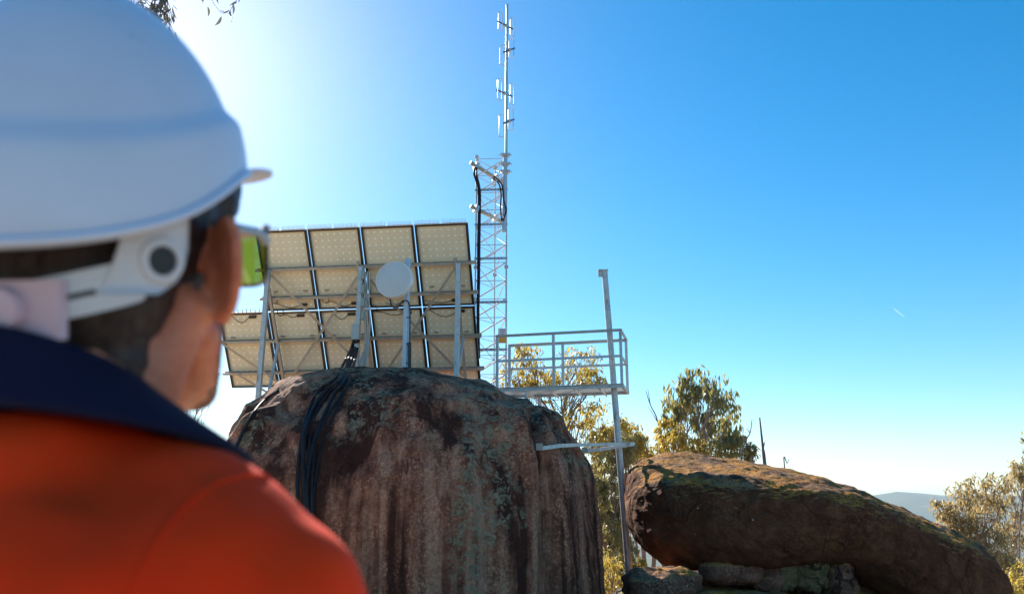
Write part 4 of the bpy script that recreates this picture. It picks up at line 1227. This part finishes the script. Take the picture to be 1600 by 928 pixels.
# the gum that hangs over from the left, its trunk behind the person
def overhanging_gum():
    Y = 9.0
    b = treebase(-150, Y)
    root = thing('gum_tree', 'gum tree hanging leaves into the top left corner above the helmet', 'tree', b)
    top = W(-140, -60, Y)
    rng = np.random.default_rng(77)
    tr = crook(b, top, 8, 0.012, rng)
    MB().tube(tr, [0.15 - 0.011 * i for i in range(9)], 10).build('trunk', M['bark_pale'], root, 'all')
    br = MB()
    limb = crook(tr[7], W(300, -70, Y), 6, 0.03, rng, 0.06); br.tube(limb, [0.055, 0.048, 0.042, 0.034, 0.026, 0.018, 0.010], 7)
    limb2 = crook(limb[3], W(380, -50, Y - 0.2), 4, 0.03, rng); br.tube(limb2, [0.02, 0.016, 0.012, 0.008, 0.004], 6)
    # one leaf mesh, shared by every leaf
    L = MB(); n = 7; vs = []; fs = []
    for i in range(n + 1):
        f = i / n; w = 0.5 * math.sin(math.pi * f ** 0.8) * 0.20; x = 0.10 * math.sin(math.pi * f)
        vs += [(x - w, 0.02 * math.sin(f * 3), -f), (x, -0.02, -f), (x + w, 0.02 * math.sin(f * 3), -f)]
    for i in range(n):
        a = i * 3; fs += [(a, a + 1, a + 4, a + 3), (a + 1, a + 2, a + 5, a + 4)]
    L.add(vs, fs)
    me, _ = L.mesh('leaf', M['leaf_shade'], 'all', (0, 0, 0))
    def leaf(p, ln):
        o = link_obj('leaf', me, p, root, (rng.normal() * 0.45, rng.normal() * 0.5, rng.uniform(0, 6.28)))
        o.scale = (ln * 1.1, ln, ln)
    sprays = [((172, -30), (168, 4), 3), ((185, -30), (205, 8), 7), ((200, -40), (216, 20), 8), ((215, -40), (228, 30), 9), ((232, -40), (240, 32), 10), ((240, -40), (252, 40), 11), ((252, -40), (262, 30), 8),
              ((256, -30), (258, 48), 6), ((130, -30), (128, -4), 4), ((340, -50), (343, 2), 5), ((352, -45), (354, 2), 5), ((150, -30), (150, -2), 4), ((225, -20), (245, 10), 8), ((232, -40), (262, 22), 9), ((245, -40), (270, 34), 9), ((215, -40), (240, 14), 9), ((238, -30), (256, 44), 7)]
    for (x0, y0), (x1, y1), k in sprays:
        dy = rng.uniform(-0.4, 0.4)
        a = W(x0, y0, Y); near = min(limb + limb2, key=lambda q: (q - a).length)
        e = W(x1 + 3, y1 + 20, Y + dy)
        tw = crook(near, e, 6, 0.05, rng, 0.02); br.tube(tw, [0.008, 0.007, 0.006, 0.005, 0.004, 0.003, 0.002], 5, False)
        for j in range(k * 2):
            f = rng.uniform(0.45, 1.0); i = min(5, int(f * 6)); p = tw[i].lerp(tw[i + 1], f * 6 - i)
            leaf(p + Vector(rng.normal(size=3)) * 0.035, rng.uniform(0.10, 0.17))
    br.build('branches', M['bark'], root, 'all')
overhanging_gum()

exec_person = True
# ------------------------------------------------------------------ the person
HEAD = Vector((-0.299, 0.582, 1.619))           # midpoint between the ears
HYAW, HPIT = rad(-3), rad(14)                    # negative yaw turns the face to the right
MH = (Matrix.Rotation(HYAW, 4, 'Z') @ Matrix.Rotation(HPIT, 4, 'X')).to_3x3()
def H(x, y, z): return HEAD + MH @ Vector((x, y, z))
BODY = Vector((-0.315, 0.545, 0)); BYAW = rad(-16)
MBd = Matrix.Rotation(BYAW, 3, 'Z')
def B(x, y, z): return Vector((BODY.x, BODY.y, 0)) + MBd @ Vector((x, y, 0)) + Vector((0, 0, z * 1.016))
person = thing('person', 'person in orange shirt with navy collar, seen from behind, looking up at the panels', 'person', B(0, 0, 0))

def make_body():
    mb = MB()
    # head
    mb.ellipsoid(H(0, -0.008, 0.045), (0.076, 0.098, 0.098), MH)
    mb.ellipsoid(H(0, 0.035, -0.025), (0.064, 0.062, 0.085), MH)
    mb.ellipsoid(H(0, 0.050, -0.075), (0.050, 0.048, 0.042), MH)
    mb.ellipsoid(H(0, 0.083, -0.098), (0.024, 0.020, 0.018), MH)
    for s in (-1, 1):
        mb.ellipsoid(H(s * 0.046, 0.052, -0.012), (0.024, 0.034, 0.030), MH)
        mb.capsule(H(s * 0.058, 0.005, -0.045), H(s * 0.030, 0.068, -0.095), 0.020, 0.018)
        mb.ellipsoid(H(s * 0.030, 0.082, 0.030), (0.028, 0.016, 0.012), MH)
        # ear: plate, helix, lobe
        e = lambda x, y, z: H(s * x, y, z)
        ec = Vector((0.0925, -0.0185, 0.002)); eu = Vector((0.69, -0.72, 0.0))
        mb.ellipsoid(e(*ec), (0.0052, 0.021, 0.030), MH @ Matrix.Rotation(s * rad(44), 3, 'Z') @ Matrix.Rotation(rad(-8), 3, 'X'))
        mb.ellipsoid(e(0.082, -0.008, 0.000), (0.010, 0.010, 0.022), MH)
        pth = []
        for k in range(15):
            a = rad(205 - 285 * k / 14)
            q = ec + eu * (0.0215 * math.cos(a)) + Vector((0, 0, 0.0345 * math.sin(a) + 0.004 * math.cos(a)))
            pth.append(e(*q))
        for i in range(len(pth) - 1): mb.capsule(pth[i], pth[i + 1], 0.0050, 0.0050, 8)
        mb.ellipsoid(e(0.088, -0.012, -0.029), (0.007, 0.010, 0.012), MH)
    mb.capsule(H(0, 0.092, 0.022), H(0, 0.106, -0.020), 0.010, 0.013); mb.ellipsoid(H(0, 0.098, -0.024), (0.019, 0.014, 0.010), MH)
    mb.ellipsoid(H(0, 0.092, -0.058), (0.026, 0.012, 0.007), MH); mb.ellipsoid(H(0, 0.091, -0.068), (0.023, 0.012, 0.007), MH)
    # neck
    mb.capsule(B(0, -0.022, 1.44), H(0, -0.018, -0.04), 0.062, 0.058)
    mb.capsule(B(0, 0.0, 1.43), H(0, 0.012, -0.06), 0.055, 0.045)
    for s in (-1, 1): mb.capsule(B(s * 0.03, 0.02, 1.42), H(s * 0.060, -0.018, -0.03), 0.024, 0.020)
    # trunk
    mb.ellipsoid(B(0, 0, 1.30), (0.165, 0.105, 0.16), MBd); mb.ellipsoid(B(0, 0, 1.10), (0.145, 0.10, 0.20), MBd); mb.ellipsoid(B(0, 0, 0.94), (0.155, 0.11, 0.14), MBd)
    for s in (-1, 1):
        mb.capsule(B(s * 0.04, -0.01, 1.42), B(s * 0.15, -0.005, 1.375), 0.05, 0.05)
        mb.capsule(B(s * 0.165, 0, 1.365), B(s * 0.215, -0.01, 1.10), 0.05, 0.040)
        mb.capsule(B(s * 0.215, -0.01, 1.10), B(s * 0.225, 0.06, 0.86), 0.040, 0.027)
        w = B(s * 0.225, 0.062, 0.85)
        mb.ellipsoid(B(s * 0.224, 0.075, 0.785), (0.018, 0.040, 0.050), MBd)
        for j, (yy, ln) in enumerate(((0.105, 0.070), (0.085, 0.080), (0.064, 0.076), (0.045, 0.060))):
            a = B(s * 0.224, yy, 0.755); m = B(s * 0.216, yy + 0.004, 0.755 - ln * 0.55); t_ = B(s * 0.198, yy + 0.008, 0.755 - ln)
            mb.capsule(a, m, 0.0095, 0.009, 8); mb.capsule(m, t_, 0.009, 0.008, 8)
        mb.capsule(B(s * 0.218, 0.100, 0.81), B(s * 0.200, 0.132, 0.775), 0.012, 0.011, 8); mb.capsule(B(s * 0.200, 0.132, 0.775), B(s * 0.190, 0.140, 0.745), 0.011, 0.009, 8)
        mb.capsule(B(s * 0.085, 0, 0.90), B(s * 0.10, 0.01, 0.50), 0.080, 0.055); mb.capsule(B(s * 0.10, 0.01, 0.50), B(s * 0.105, -0.02, 0.10), 0.052, 0.036)
        mb.capsule(B(s * 0.105, -0.03, 0.06), B(s * 0.115, 0.14, 0.045), 0.036, 0.030)
    me, c = remesh(mb, 'body', M['skin'], 0.0036, 5)
    return link_obj('body', me, c, person)
make_body()

def make_hair():
    mb = MB()
    mb.ellipsoid(H(0, -0.012, 0.047), (0.0785, 0.100, 0.102), MH)
    mb.ellipsoid(H(0, -0.045, -0.005), (0.066, 0.066, 0.075), MH)
    mb.ellipsoid(H(0, -0.055, -0.062), (0.054, 0.032, 0.050), MH)
    for s in (-1, 1):
        mb.capsule(H(s * 0.071, 0.030, 0.055), H(s * 0.069, 0.024, 0.008), 0.012, 0.006)
        mb.ellipsoid(H(s * 0.062, 0.035, 0.070), (0.016, 0.040, 0.035), MH)
    def dsp(p): return 0.0015 * fbm(p * 160, 2, 5)
    me, c = remesh(mb, 'hair', M['hair'], 0.004, 5, disp=dsp)
    ho = link_obj('hair', me, c, person)
    # loose strands along the nape and behind the ears
    rng = np.random.default_rng(3)
    n = len(me.vertices); co = np.empty(n * 3); me.vertices.foreach_get('co', co); co = co.reshape(-1, 3) + np.array(c)
    no = np.empty(n * 3); me.vertices.foreach_get('normal', no); no = no.reshape(-1, 3)
    Hi = np.array(MH.inverted()); loc = (co - np.array(HEAD)) @ Hi.T
    idx = np.where((loc[:, 2] < 0.05) & (loc[:, 1] < 0.04))[0]
    idx = rng.choice(idx, 9000)
    P = co[idx] - no[idx] * 0.001; N = no[idx]
    dn = np.array([0, -0.25, -1.0]) + rng.normal(size=(len(idx), 3)) * 0.30
    dn = dn - N * (dn * N).sum(1)[:, None] + N * 0.22; dn /= np.linalg.norm(dn, axis=1)[:, None]
    sd = np.cross(dn, N); sd /= np.linalg.norm(sd, axis=1)[:, None] + 1e-9
    L = rng.uniform(0.006, 0.014, len(idx))[:, None]
    V = np.stack([P - sd * 0.0004, P + sd * 0.0004, P + dn * L], 1).reshape(-1, 3)
    sm = np_mesh('hair_strands', V, np.arange(len(V)).reshape(-1, 3), M['hair'], c)
    link_obj('hair_strands', sm, c, ho)['kind'] = 'stuff'
    return ho
make_hair()
def make_beard():
    mb = MB()
    for s in (-1, 1):
        mb.capsule(H(s * 0.058, 0.010, -0.042), H(s * 0.030, 0.068, -0.095), 0.0205, 0.0185)
    mb.ellipsoid(H(0, 0.080, -0.098), (0.030, 0.024, 0.020), MH)
    me, c = remesh(mb, 'beard', M['stubble'], 0.004, 4, disp=lambda p: 0.001 * fbm(p * 200, 2, 9))
    return link_obj('beard', me, c, person)
make_beard()

def make_shirt():
    mb = MB()
    mb.ellipsoid(B(0, -0.005, 1.29), (0.195, 0.135, 0.19), MBd)
    mb.ellipsoid(B(0, -0.005, 1.10), (0.180, 0.130, 0.24), MBd)
    mb.ellipsoid(B(0, 0.0, 0.95), (0.178, 0.130, 0.14), MBd)
    mb.capsule(B(-0.10, -0.055, 1.36), B(0.10, -0.055, 1.36), 0.085, 0.085)
    mb.capsule(B(-0.05, -0.05, 1.425), B(0.05, -0.05, 1.425), 0.06, 0.06)
    for s in (-1, 1):
        mb.capsule(B(s * 0.035, -0.015, 1.435), B(s * 0.152, -0.012, 1.382), 0.060, 0.066)
        mb.capsule(B(s * 0.166, -0.005, 1.362), B(s * 0.218, -0.012, 1.10), 0.072, 0.062)
        mb.capsule(B(s * 0.212, -0.012, 1.10), B(s * 0.226, 0.055, 0.885), 0.060, 0.045)
    def dsp(p):
        q = p - np.array(BODY)
        f = 0.011 * fbm(np.stack([q[:, 0] * 9, q[:, 1] * 9, p[:, 2] * 6], 1), 3, 71)
        # creases radiating from the arm seam
        for s in (-1, 1):
            c = np.array(B(s * 0.165, -0.01, 1.37)); d = np.linalg.norm(p - c, axis=1)
            f += 0.006 * np.sin(d * 95 + 3 * fbm(p * 8, 2, 3)) * np.exp(-(d / 0.11) ** 2) * smooth(0.03, 0.07, d)
        return f
    me, c = remesh(mb, 'shirt', M['orange'], 0.008, 10, disp=dsp)
    sh = link_obj('shirt', me, c, person)
    sb = bvh_of(sh)
    for s_ in (-1, 1):
        pts = []
        for k in range(41):
            a = 2 * math.pi * k / 40
            q = B(s_ * (0.150 + 0.012 * math.sin(a)), -0.008 + 0.085 * math.cos(a), 1.352 + 0.085 * math.sin(a))
            h = sb.find_nearest(q); pts.append(h[0] + h[1] * 0.0006)
        MB().tube(pts, 0.0009, 6, False).build('sleeve_seam', M['orange'], sh, 'all')
    pts = []
    for k in range(41):
        x = -0.17 + 0.34 * k / 40
        h = sb.ray_cast(B(x, -0.6, 1.335), MBd @ Vector((0, 1, 0)))
        if h[0] is not None: pts.append(h[0] + h[1] * 0.0006)
    MB().tube(pts, 0.0009, 6, False).build('yoke_seam', M['orange'], sh, 'all')
    # fold-down collar: stand, then fall
    NB = 72
    def ring(cx, cy, z, rx, ry, back):      # back lifts the ring behind the neck
        out = []
        for k in range(NB):
            a = 2 * math.pi * k / NB
            x, y = rx * math.cos(a), ry * math.sin(a)
            out.append(B(cx + x, cy + y, z - back * math.sin(a)))
        return out
    rings = [ring(0, -0.012, 1.455, 0.070, 0.072, 0.010), ring(0, -0.012, 1.492, 0.070, 0.073, 0.020), ring(0, -0.012, 1.507, 0.072, 0.076, 0.021), ring(0, -0.012, 1.509, 0.077, 0.081, 0.021),
             ring(0, -0.010, 1.503, 0.084, 0.087, 0.021), ring(0.004, 0.0, 1.485, 0.104, 0.104, 0.019), ring(0.008, 0.010, 1.466, 0.128, 0.122, 0.020), ring(0.008, 0.010, 1.461, 0.130, 0.123, 0.020), ring(0.008, 0.010, 1.460, 0.124, 0.118, 0.020)]
    mb = MB(); V = [v for r in rings for v in r]; F = []
    for i in range(len(rings) - 1):
        for k in range(NB):
            a, b = i * NB + k, i * NB + (k + 1) % NB; F.append((a, b, b + NB, a + NB))
    mb.add(V, F)
    mb.build('collar', M['navy'], sh, 'all')['label'] = 'navy fold-down collar'
    return sh
make_shirt()
def make_trousers():
    mb = MB()
    mb.ellipsoid(B(0, 0, 0.93), (0.172, 0.125, 0.12), MBd)
    for s in (-1, 1):
        mb.capsule(B(s * 0.085, 0, 0.88), B(s * 0.10, 0.01, 0.50), 0.092, 0.072); mb.capsule(B(s * 0.10, 0.01, 0.50), B(s * 0.105, -0.015, 0.14), 0.070, 0.062)
    me, c = remesh(mb, 'trousers', M['navy'], 0.010, 6, disp=lambda p: 0.006 * fbm(p * 11, 3, 8)); link_obj('trousers', me, c, person)
    for s in (-1, 1):
        mb = MB(); mb.capsule(B(s * 0.105, -0.03, 0.16), B(s * 0.105, -0.03, 0.06), 0.052, 0.055); mb.capsule(B(s * 0.105, -0.03, 0.048), B(s * 0.118, 0.15, 0.042), 0.050, 0.044)
        me, c = remesh(mb, 'boot', M['boot'], 0.008, 5); link_obj('boot', me, c, person)
make_trousers()

def hard_hat():
    root = thing('hard_hat', 'white hard hat worn by the person in orange', 'helmet', H(0, 0, 0.05))
    # shell in helmet coordinates: rim plane near z = 0, swept up at the front sides
    RX, RY, RZ = 0.099, 0.132, 0.149
    C0 = (-0.009, -0.020, 0.060)
    nA, nT = 96, 30
    def rim_z(a):                              # height of the lower edge round the head; a = 0 right, pi/2 front
        f = math.sin(a)
        q = np.linspace(-1, 1, 9); v = (-0.052, -0.044, -0.033, -0.018, 0.002, 0.016, 0.022, 0.023, 0.023)
        return sum(float(np.interp(f + e, q, v)) for e in (-0.2, -0.1, 0, 0.1, 0.2)) / 5
    def shell_pt(a, t, off=0.0):
        # t = 0 lower edge, 1 crown
        ca, sa = math.cos(a), math.sin(a)
        zr = rim_z(a)
        th = t * math.pi / 2
        k = math.cos(th) ** 1.04
        z = zr + (RZ - zr) * math.sin(th) ** 1.06
        step = 0.0075 * (1 - smooth(0.20, 0.27, np.array([t]))[0])           # the wider skirt round the lower edge
        bul = 1.0
        return H(C0[0] + ca * (RX * k * bul + step + off), C0[1] + sa * (RY * k * bul + step + off), C0[2] + z + off)
    ts = np.concatenate([np.linspace(0, 0.18, 5), np.linspace(0.20, 0.28, 6), np.linspace(0.33, 0.97, nT - 10), [0.992]])
    V = []; F = []
    for t in ts:
        for k in range(nA): V.append(shell_pt(2 * math.pi * k / nA, t))
    for i in range(len(ts) - 1):
        for k in range(nA):
            a, b = i * nA + k, i * nA + (k + 1) % nA; F.append((a, b, b + nA, a + nA))
    F.append(tuple((len(ts) - 1) * nA + k for k in range(nA)))
    n0 = len(V)                                 # inner skin
    for t in ts:
        for k in range(nA): V.append(shell_pt(2 * math.pi * k / nA, t, -0.0035))
    for i in range(len(ts) - 1):
        for k in range(nA):
            a, b = n0 + i * nA + k, n0 + i * nA + (k + 1) % nA; F.append((a, a + nA, b + nA, b))
    for k in range(nA):
        a, b = k, (k + 1) % nA; F.append((a, a + n0, b + n0, b))
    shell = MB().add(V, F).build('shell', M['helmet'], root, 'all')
    # rolled edge
    MB().tube([shell_pt(2 * math.pi * k / nA, 0.0, 0.0005) for k in range(nA + 1)], 0.0035, 8, False).build('edge_bead', M['helmet'], shell, 'all')
    # brim at the front, curving down to its tip
    a0, a1, nb = rad(22), rad(158), 40
    V = []; F = []; rows = 9
    for j in range(rows):
        g = j / (rows - 1)
        for k in range(nb + 1):
            a = a0 + (a1 - a0) * k / nb
            w = math.sin(math.pi * k / nb) ** 0.6
            base = Vector((C0[0] + math.cos(a) * (RX + 0.0075), C0[1] + math.sin(a) * (RY + 0.0075), C0[2] + rim_z(a) + 0.004))
            o = 0.052 * g * w
            V.append(base + Vector((math.cos(a) * o * 0.75, math.sin(a) * o * 1.0, -0.14 * o * g + 0.24 * o)))
    m = len(V); V2 = [v + Vector((0, 0, -0.0024)) for v in V]
    for j in range(rows - 1):
        for k in range(nb):
            a = j * (nb + 1) + k
            F.append((a, a + 1, a + nb + 2, a + nb + 1)); F.append((m + a, m + a + nb + 1, m + a + nb + 2, m + a + 1))
    e0 = (rows - 1) * (nb + 1)
    for k in range(nb): F.append((e0 + k, e0 + k + 1, m + e0 + k + 1, m + e0 + k))
    MB().add([H(*v) for v in V + V2], F).build('brim', M['helmet'], shell, 'all')
    # front clip under the brim
    # suspension: side lug with a round eyelet, then the band round the nape
    for s in (-1, 1):
        lug = MB()
        def hp(ang, z, r=0.0):                  # on the head at the helmet's level
            return H(s * (0.083 + r) * math.cos(ang), -0.010 - (0.104 + r) * math.sin(ang), z)
        vs = []; fs = []
        rows2 = [(0.050, 0.44, 0.86), (0.030, 0.44, 0.86), (0.012, 0.45, 0.90), (0.000, 0.48, 0.94), (-0.010, 0.54, 0.98), (-0.018, 0.66, 1.02)]
        nq = 8
        for rr in (0.006, 0.010):
            for z, b0, b1 in rows2:
                for q in range(nq + 1): vs.append(hp(b0 + (b1 - b0) * q / nq, z, rr))
        blk = len(rows2) * (nq + 1)
        for i in range(len(rows2) - 1):
            for q in range(nq):
                a = i * (nq + 1) + q
                fs.append((a, a + 1, a + nq + 2, a + nq + 1)); fs.append((blk + a, blk + a + nq + 1, blk + a + nq + 2, blk + a + 1))
        border = [q for q in range(nq + 1)] + [i * (nq + 1) + nq for i in range(1, len(rows2))] + [(len(rows2) - 1) * (nq + 1) + q for q in range(nq - 1, -1, -1)] + [i * (nq + 1) for i in range(len(rows2) - 2, 0, -1)]
        for i in range(len(border)):
            a, b = border[i], border[(i + 1) % len(border)]; fs.append((a, b, blk + b, blk + a))
        lg = lug.add(vs, fs).build('side_lug', M['strap'], root, 'all')
        cpt = hp(0.64, 0.004, 0.0105); nn = (hp(0.64, 0.004, 0.03) - hp(0.64, 0.004, 0.0)).normalized()
        MB().lathe(cpt, nn, [(0.0095, -0.004), (0.0095, 0.0008), (0.0, 0.0010)], 24).build('eyelet', M['black'], lg, True)
        MB().lathe(cpt, nn, [(0.0095, 0.0), (0.010, 0.0025), (0.0145, 0.002), (0.016, -0.001)], 24).build('eyelet_ring', M['strap'], lg, True)
        # nape band
        vs = []; fs = []; nb2 = 26
        for q in range(nb2 + 1):
            f = q / nb2; ang = 0.74 + (math.pi / 2 - 0.74) * f
            zc = -0.006 - 0.020 * f ** 0.75; hw = 0.0145 - 0.001 * f
            for z, rr in ((zc - hw, 0.004), (zc - hw, 0.0085), (zc - 0.003, 0.0095), (zc + 0.003, 0.0095), (zc + hw, 0.0085), (zc + hw, 0.004)):
                vs.append(hp(ang, z, rr))
        for q in range(nb2):
            for j in range(6):
                a = q * 6 + j; b = q * 6 + (j + 1) % 6; fs.append((a, b, b + 6, a + 6))
        fs.append(tuple(range(6))); fs.append(tuple(nb2 * 6 + j for j in reversed(range(6))))
        bd = MB().add(vs, fs).build('nape_band', M['strap'], root, True)
        sl_ = []
        for q in range(8):
            f = 0.35 + 0.5 * q / 7; ang = 0.74 + (math.pi / 2 - 0.74) * f; sl_.append(hp(ang, -0.006 - 0.020 * f ** 0.75 - 0.001, 0.0095))
        MB().tube(sl_, 0.0018, 6).build('slot', M['black'], bd, True)
    rc = H(0, -0.010 - 0.104 - 0.010, -0.027); ax = MH @ Vector((0, -1, 0))
    MB().lathe(rc, ax, [(0.0, -0.004), (0.0145, -0.004), (0.015, 0.003), (0.0135, 0.008), (0.010, 0.009), (0.0, 0.009)], 28).build('ratchet_knob', M['ratchet'], root, True)
    MB().box(rc + MH @ Vector((0, 0.004, 0)), (0.07, 0.008, 0.036), MH).build('ratchet_case', M['ratchet'], root)
hard_hat()

def safety_glasses():
    root = thing('safety_glasses', 'safety glasses with yellow green lenses worn by the person', 'glasses', H(0, 0.10, 0.02))
    for s in (-1, 1):
        # wrapped lens: a curved shield
        vs = []; fs = []; nu, nv = 12, 8
        for th in (0.0,):
            for j in range(nv + 1):
                for i in range(nu + 1):
                    u, v = i / nu, j / nv
                    a = rad(6 + 68 * u)
                    zz = 0.038 - 0.046 * v
                    # rounded lower outer corner
                    x = math.sin(a) * (0.098 + th); y = 0.036 + math.cos(a) * (0.090 + th)
                    if v > 0.6: zz += 0.010 * ((v - 0.6) / 0.4) * (2 * abs(u - 0.5)) ** 2
                    vs.append(H(s * x, y, zz))
        B0 = (nu + 1) * (nv + 1)
        for j in range(nv):
            for i in range(nu):
                a = j * (nu + 1) + i; fs.append((a, a + 1, a + nu + 2, a + nu + 1))
        MB().add(vs, fs).build('lens', M['lens'], root, 'all')
        edge = []
        for i in range(nu + 1): edge.append(Vector(vs[i]))
        MB().tube(edge, 0.0036, 8).build('brow_bar', M['strap'], root, True)  # top of the frame, coloured white to stand for the sun glint
        low = [Vector(vs[nv * (nu + 1) + i]) for i in range(nu + 1)] + [Vector(vs[j * (nu + 1) + nu]) for j in range(nv, -1, -1)]
        MB().tube(low, 0.0018, 8).build('lens_rim', M['black'], root, True)
        p0 = Vector(vs[2 * (nu + 1) + nu])
        pts = [p0, H(s * 0.093, 0.048, 0.033), H(s * 0.088, 0.022, 0.034), H(s * 0.079, 0.004, 0.036)]
        MB().tube(spline(pts, 6), 0.0038, 8).build('temple', M['glassarm'], root, True)
    MB().tube([H(-0.012, 0.120, 0.022), H(0, 0.124, 0.024), H(0.012, 0.120, 0.022)], 0.003, 8).build('bridge', M['glassarm'], root, True)
safety_glasses()

# ------------------------------------------------------------------ vapour trail high up, and the air
def trail():
    a, b = W(1396, 482, 5200), W(1413, 495, 5200)
    pts = [a.lerp(b, k / 10) + Vector((0, 0, 2.0 * math.sin(k * 1.3))) for k in range(11)]
    t = NT('vapour_white'); d = t.n('ShaderNodeBsdfTranslucent'); d.inputs[0].default_value = (0.95, 0.95, 0.95, 1); t.link(d.outputs[0], t.out.inputs[0])
    o = MB().tube(pts, [0.4] + [1.0] * 9 + [0.4], 8).build('vapour_trail', t.m, None, True); tag(o, 'short white vapour trail in the blue sky at right', 'vapour trail')
trail()
def haze():
    zb, zt = -260.0, 150.0
    mb = MB().box((0, 0, (zb + zt) / 2), (18600, 18600, zt - zb))
    t = NT('haze_air')
    v = t.n('ShaderNodeVolumePrincipled'); v.inputs['Color'].default_value = (0.70, 0.88, 0.96, 1); v.inputs['Density'].default_value = 1.1e-4; v.inputs['Anisotropy'].default_value = 0.0
    t.link(v.outputs[0], t.out.inputs['Volume'])
    o = mb.build('haze', t.m); o['kind'] = 'stuff'; o['label'] = 'thin blue haze over the valley'
haze()
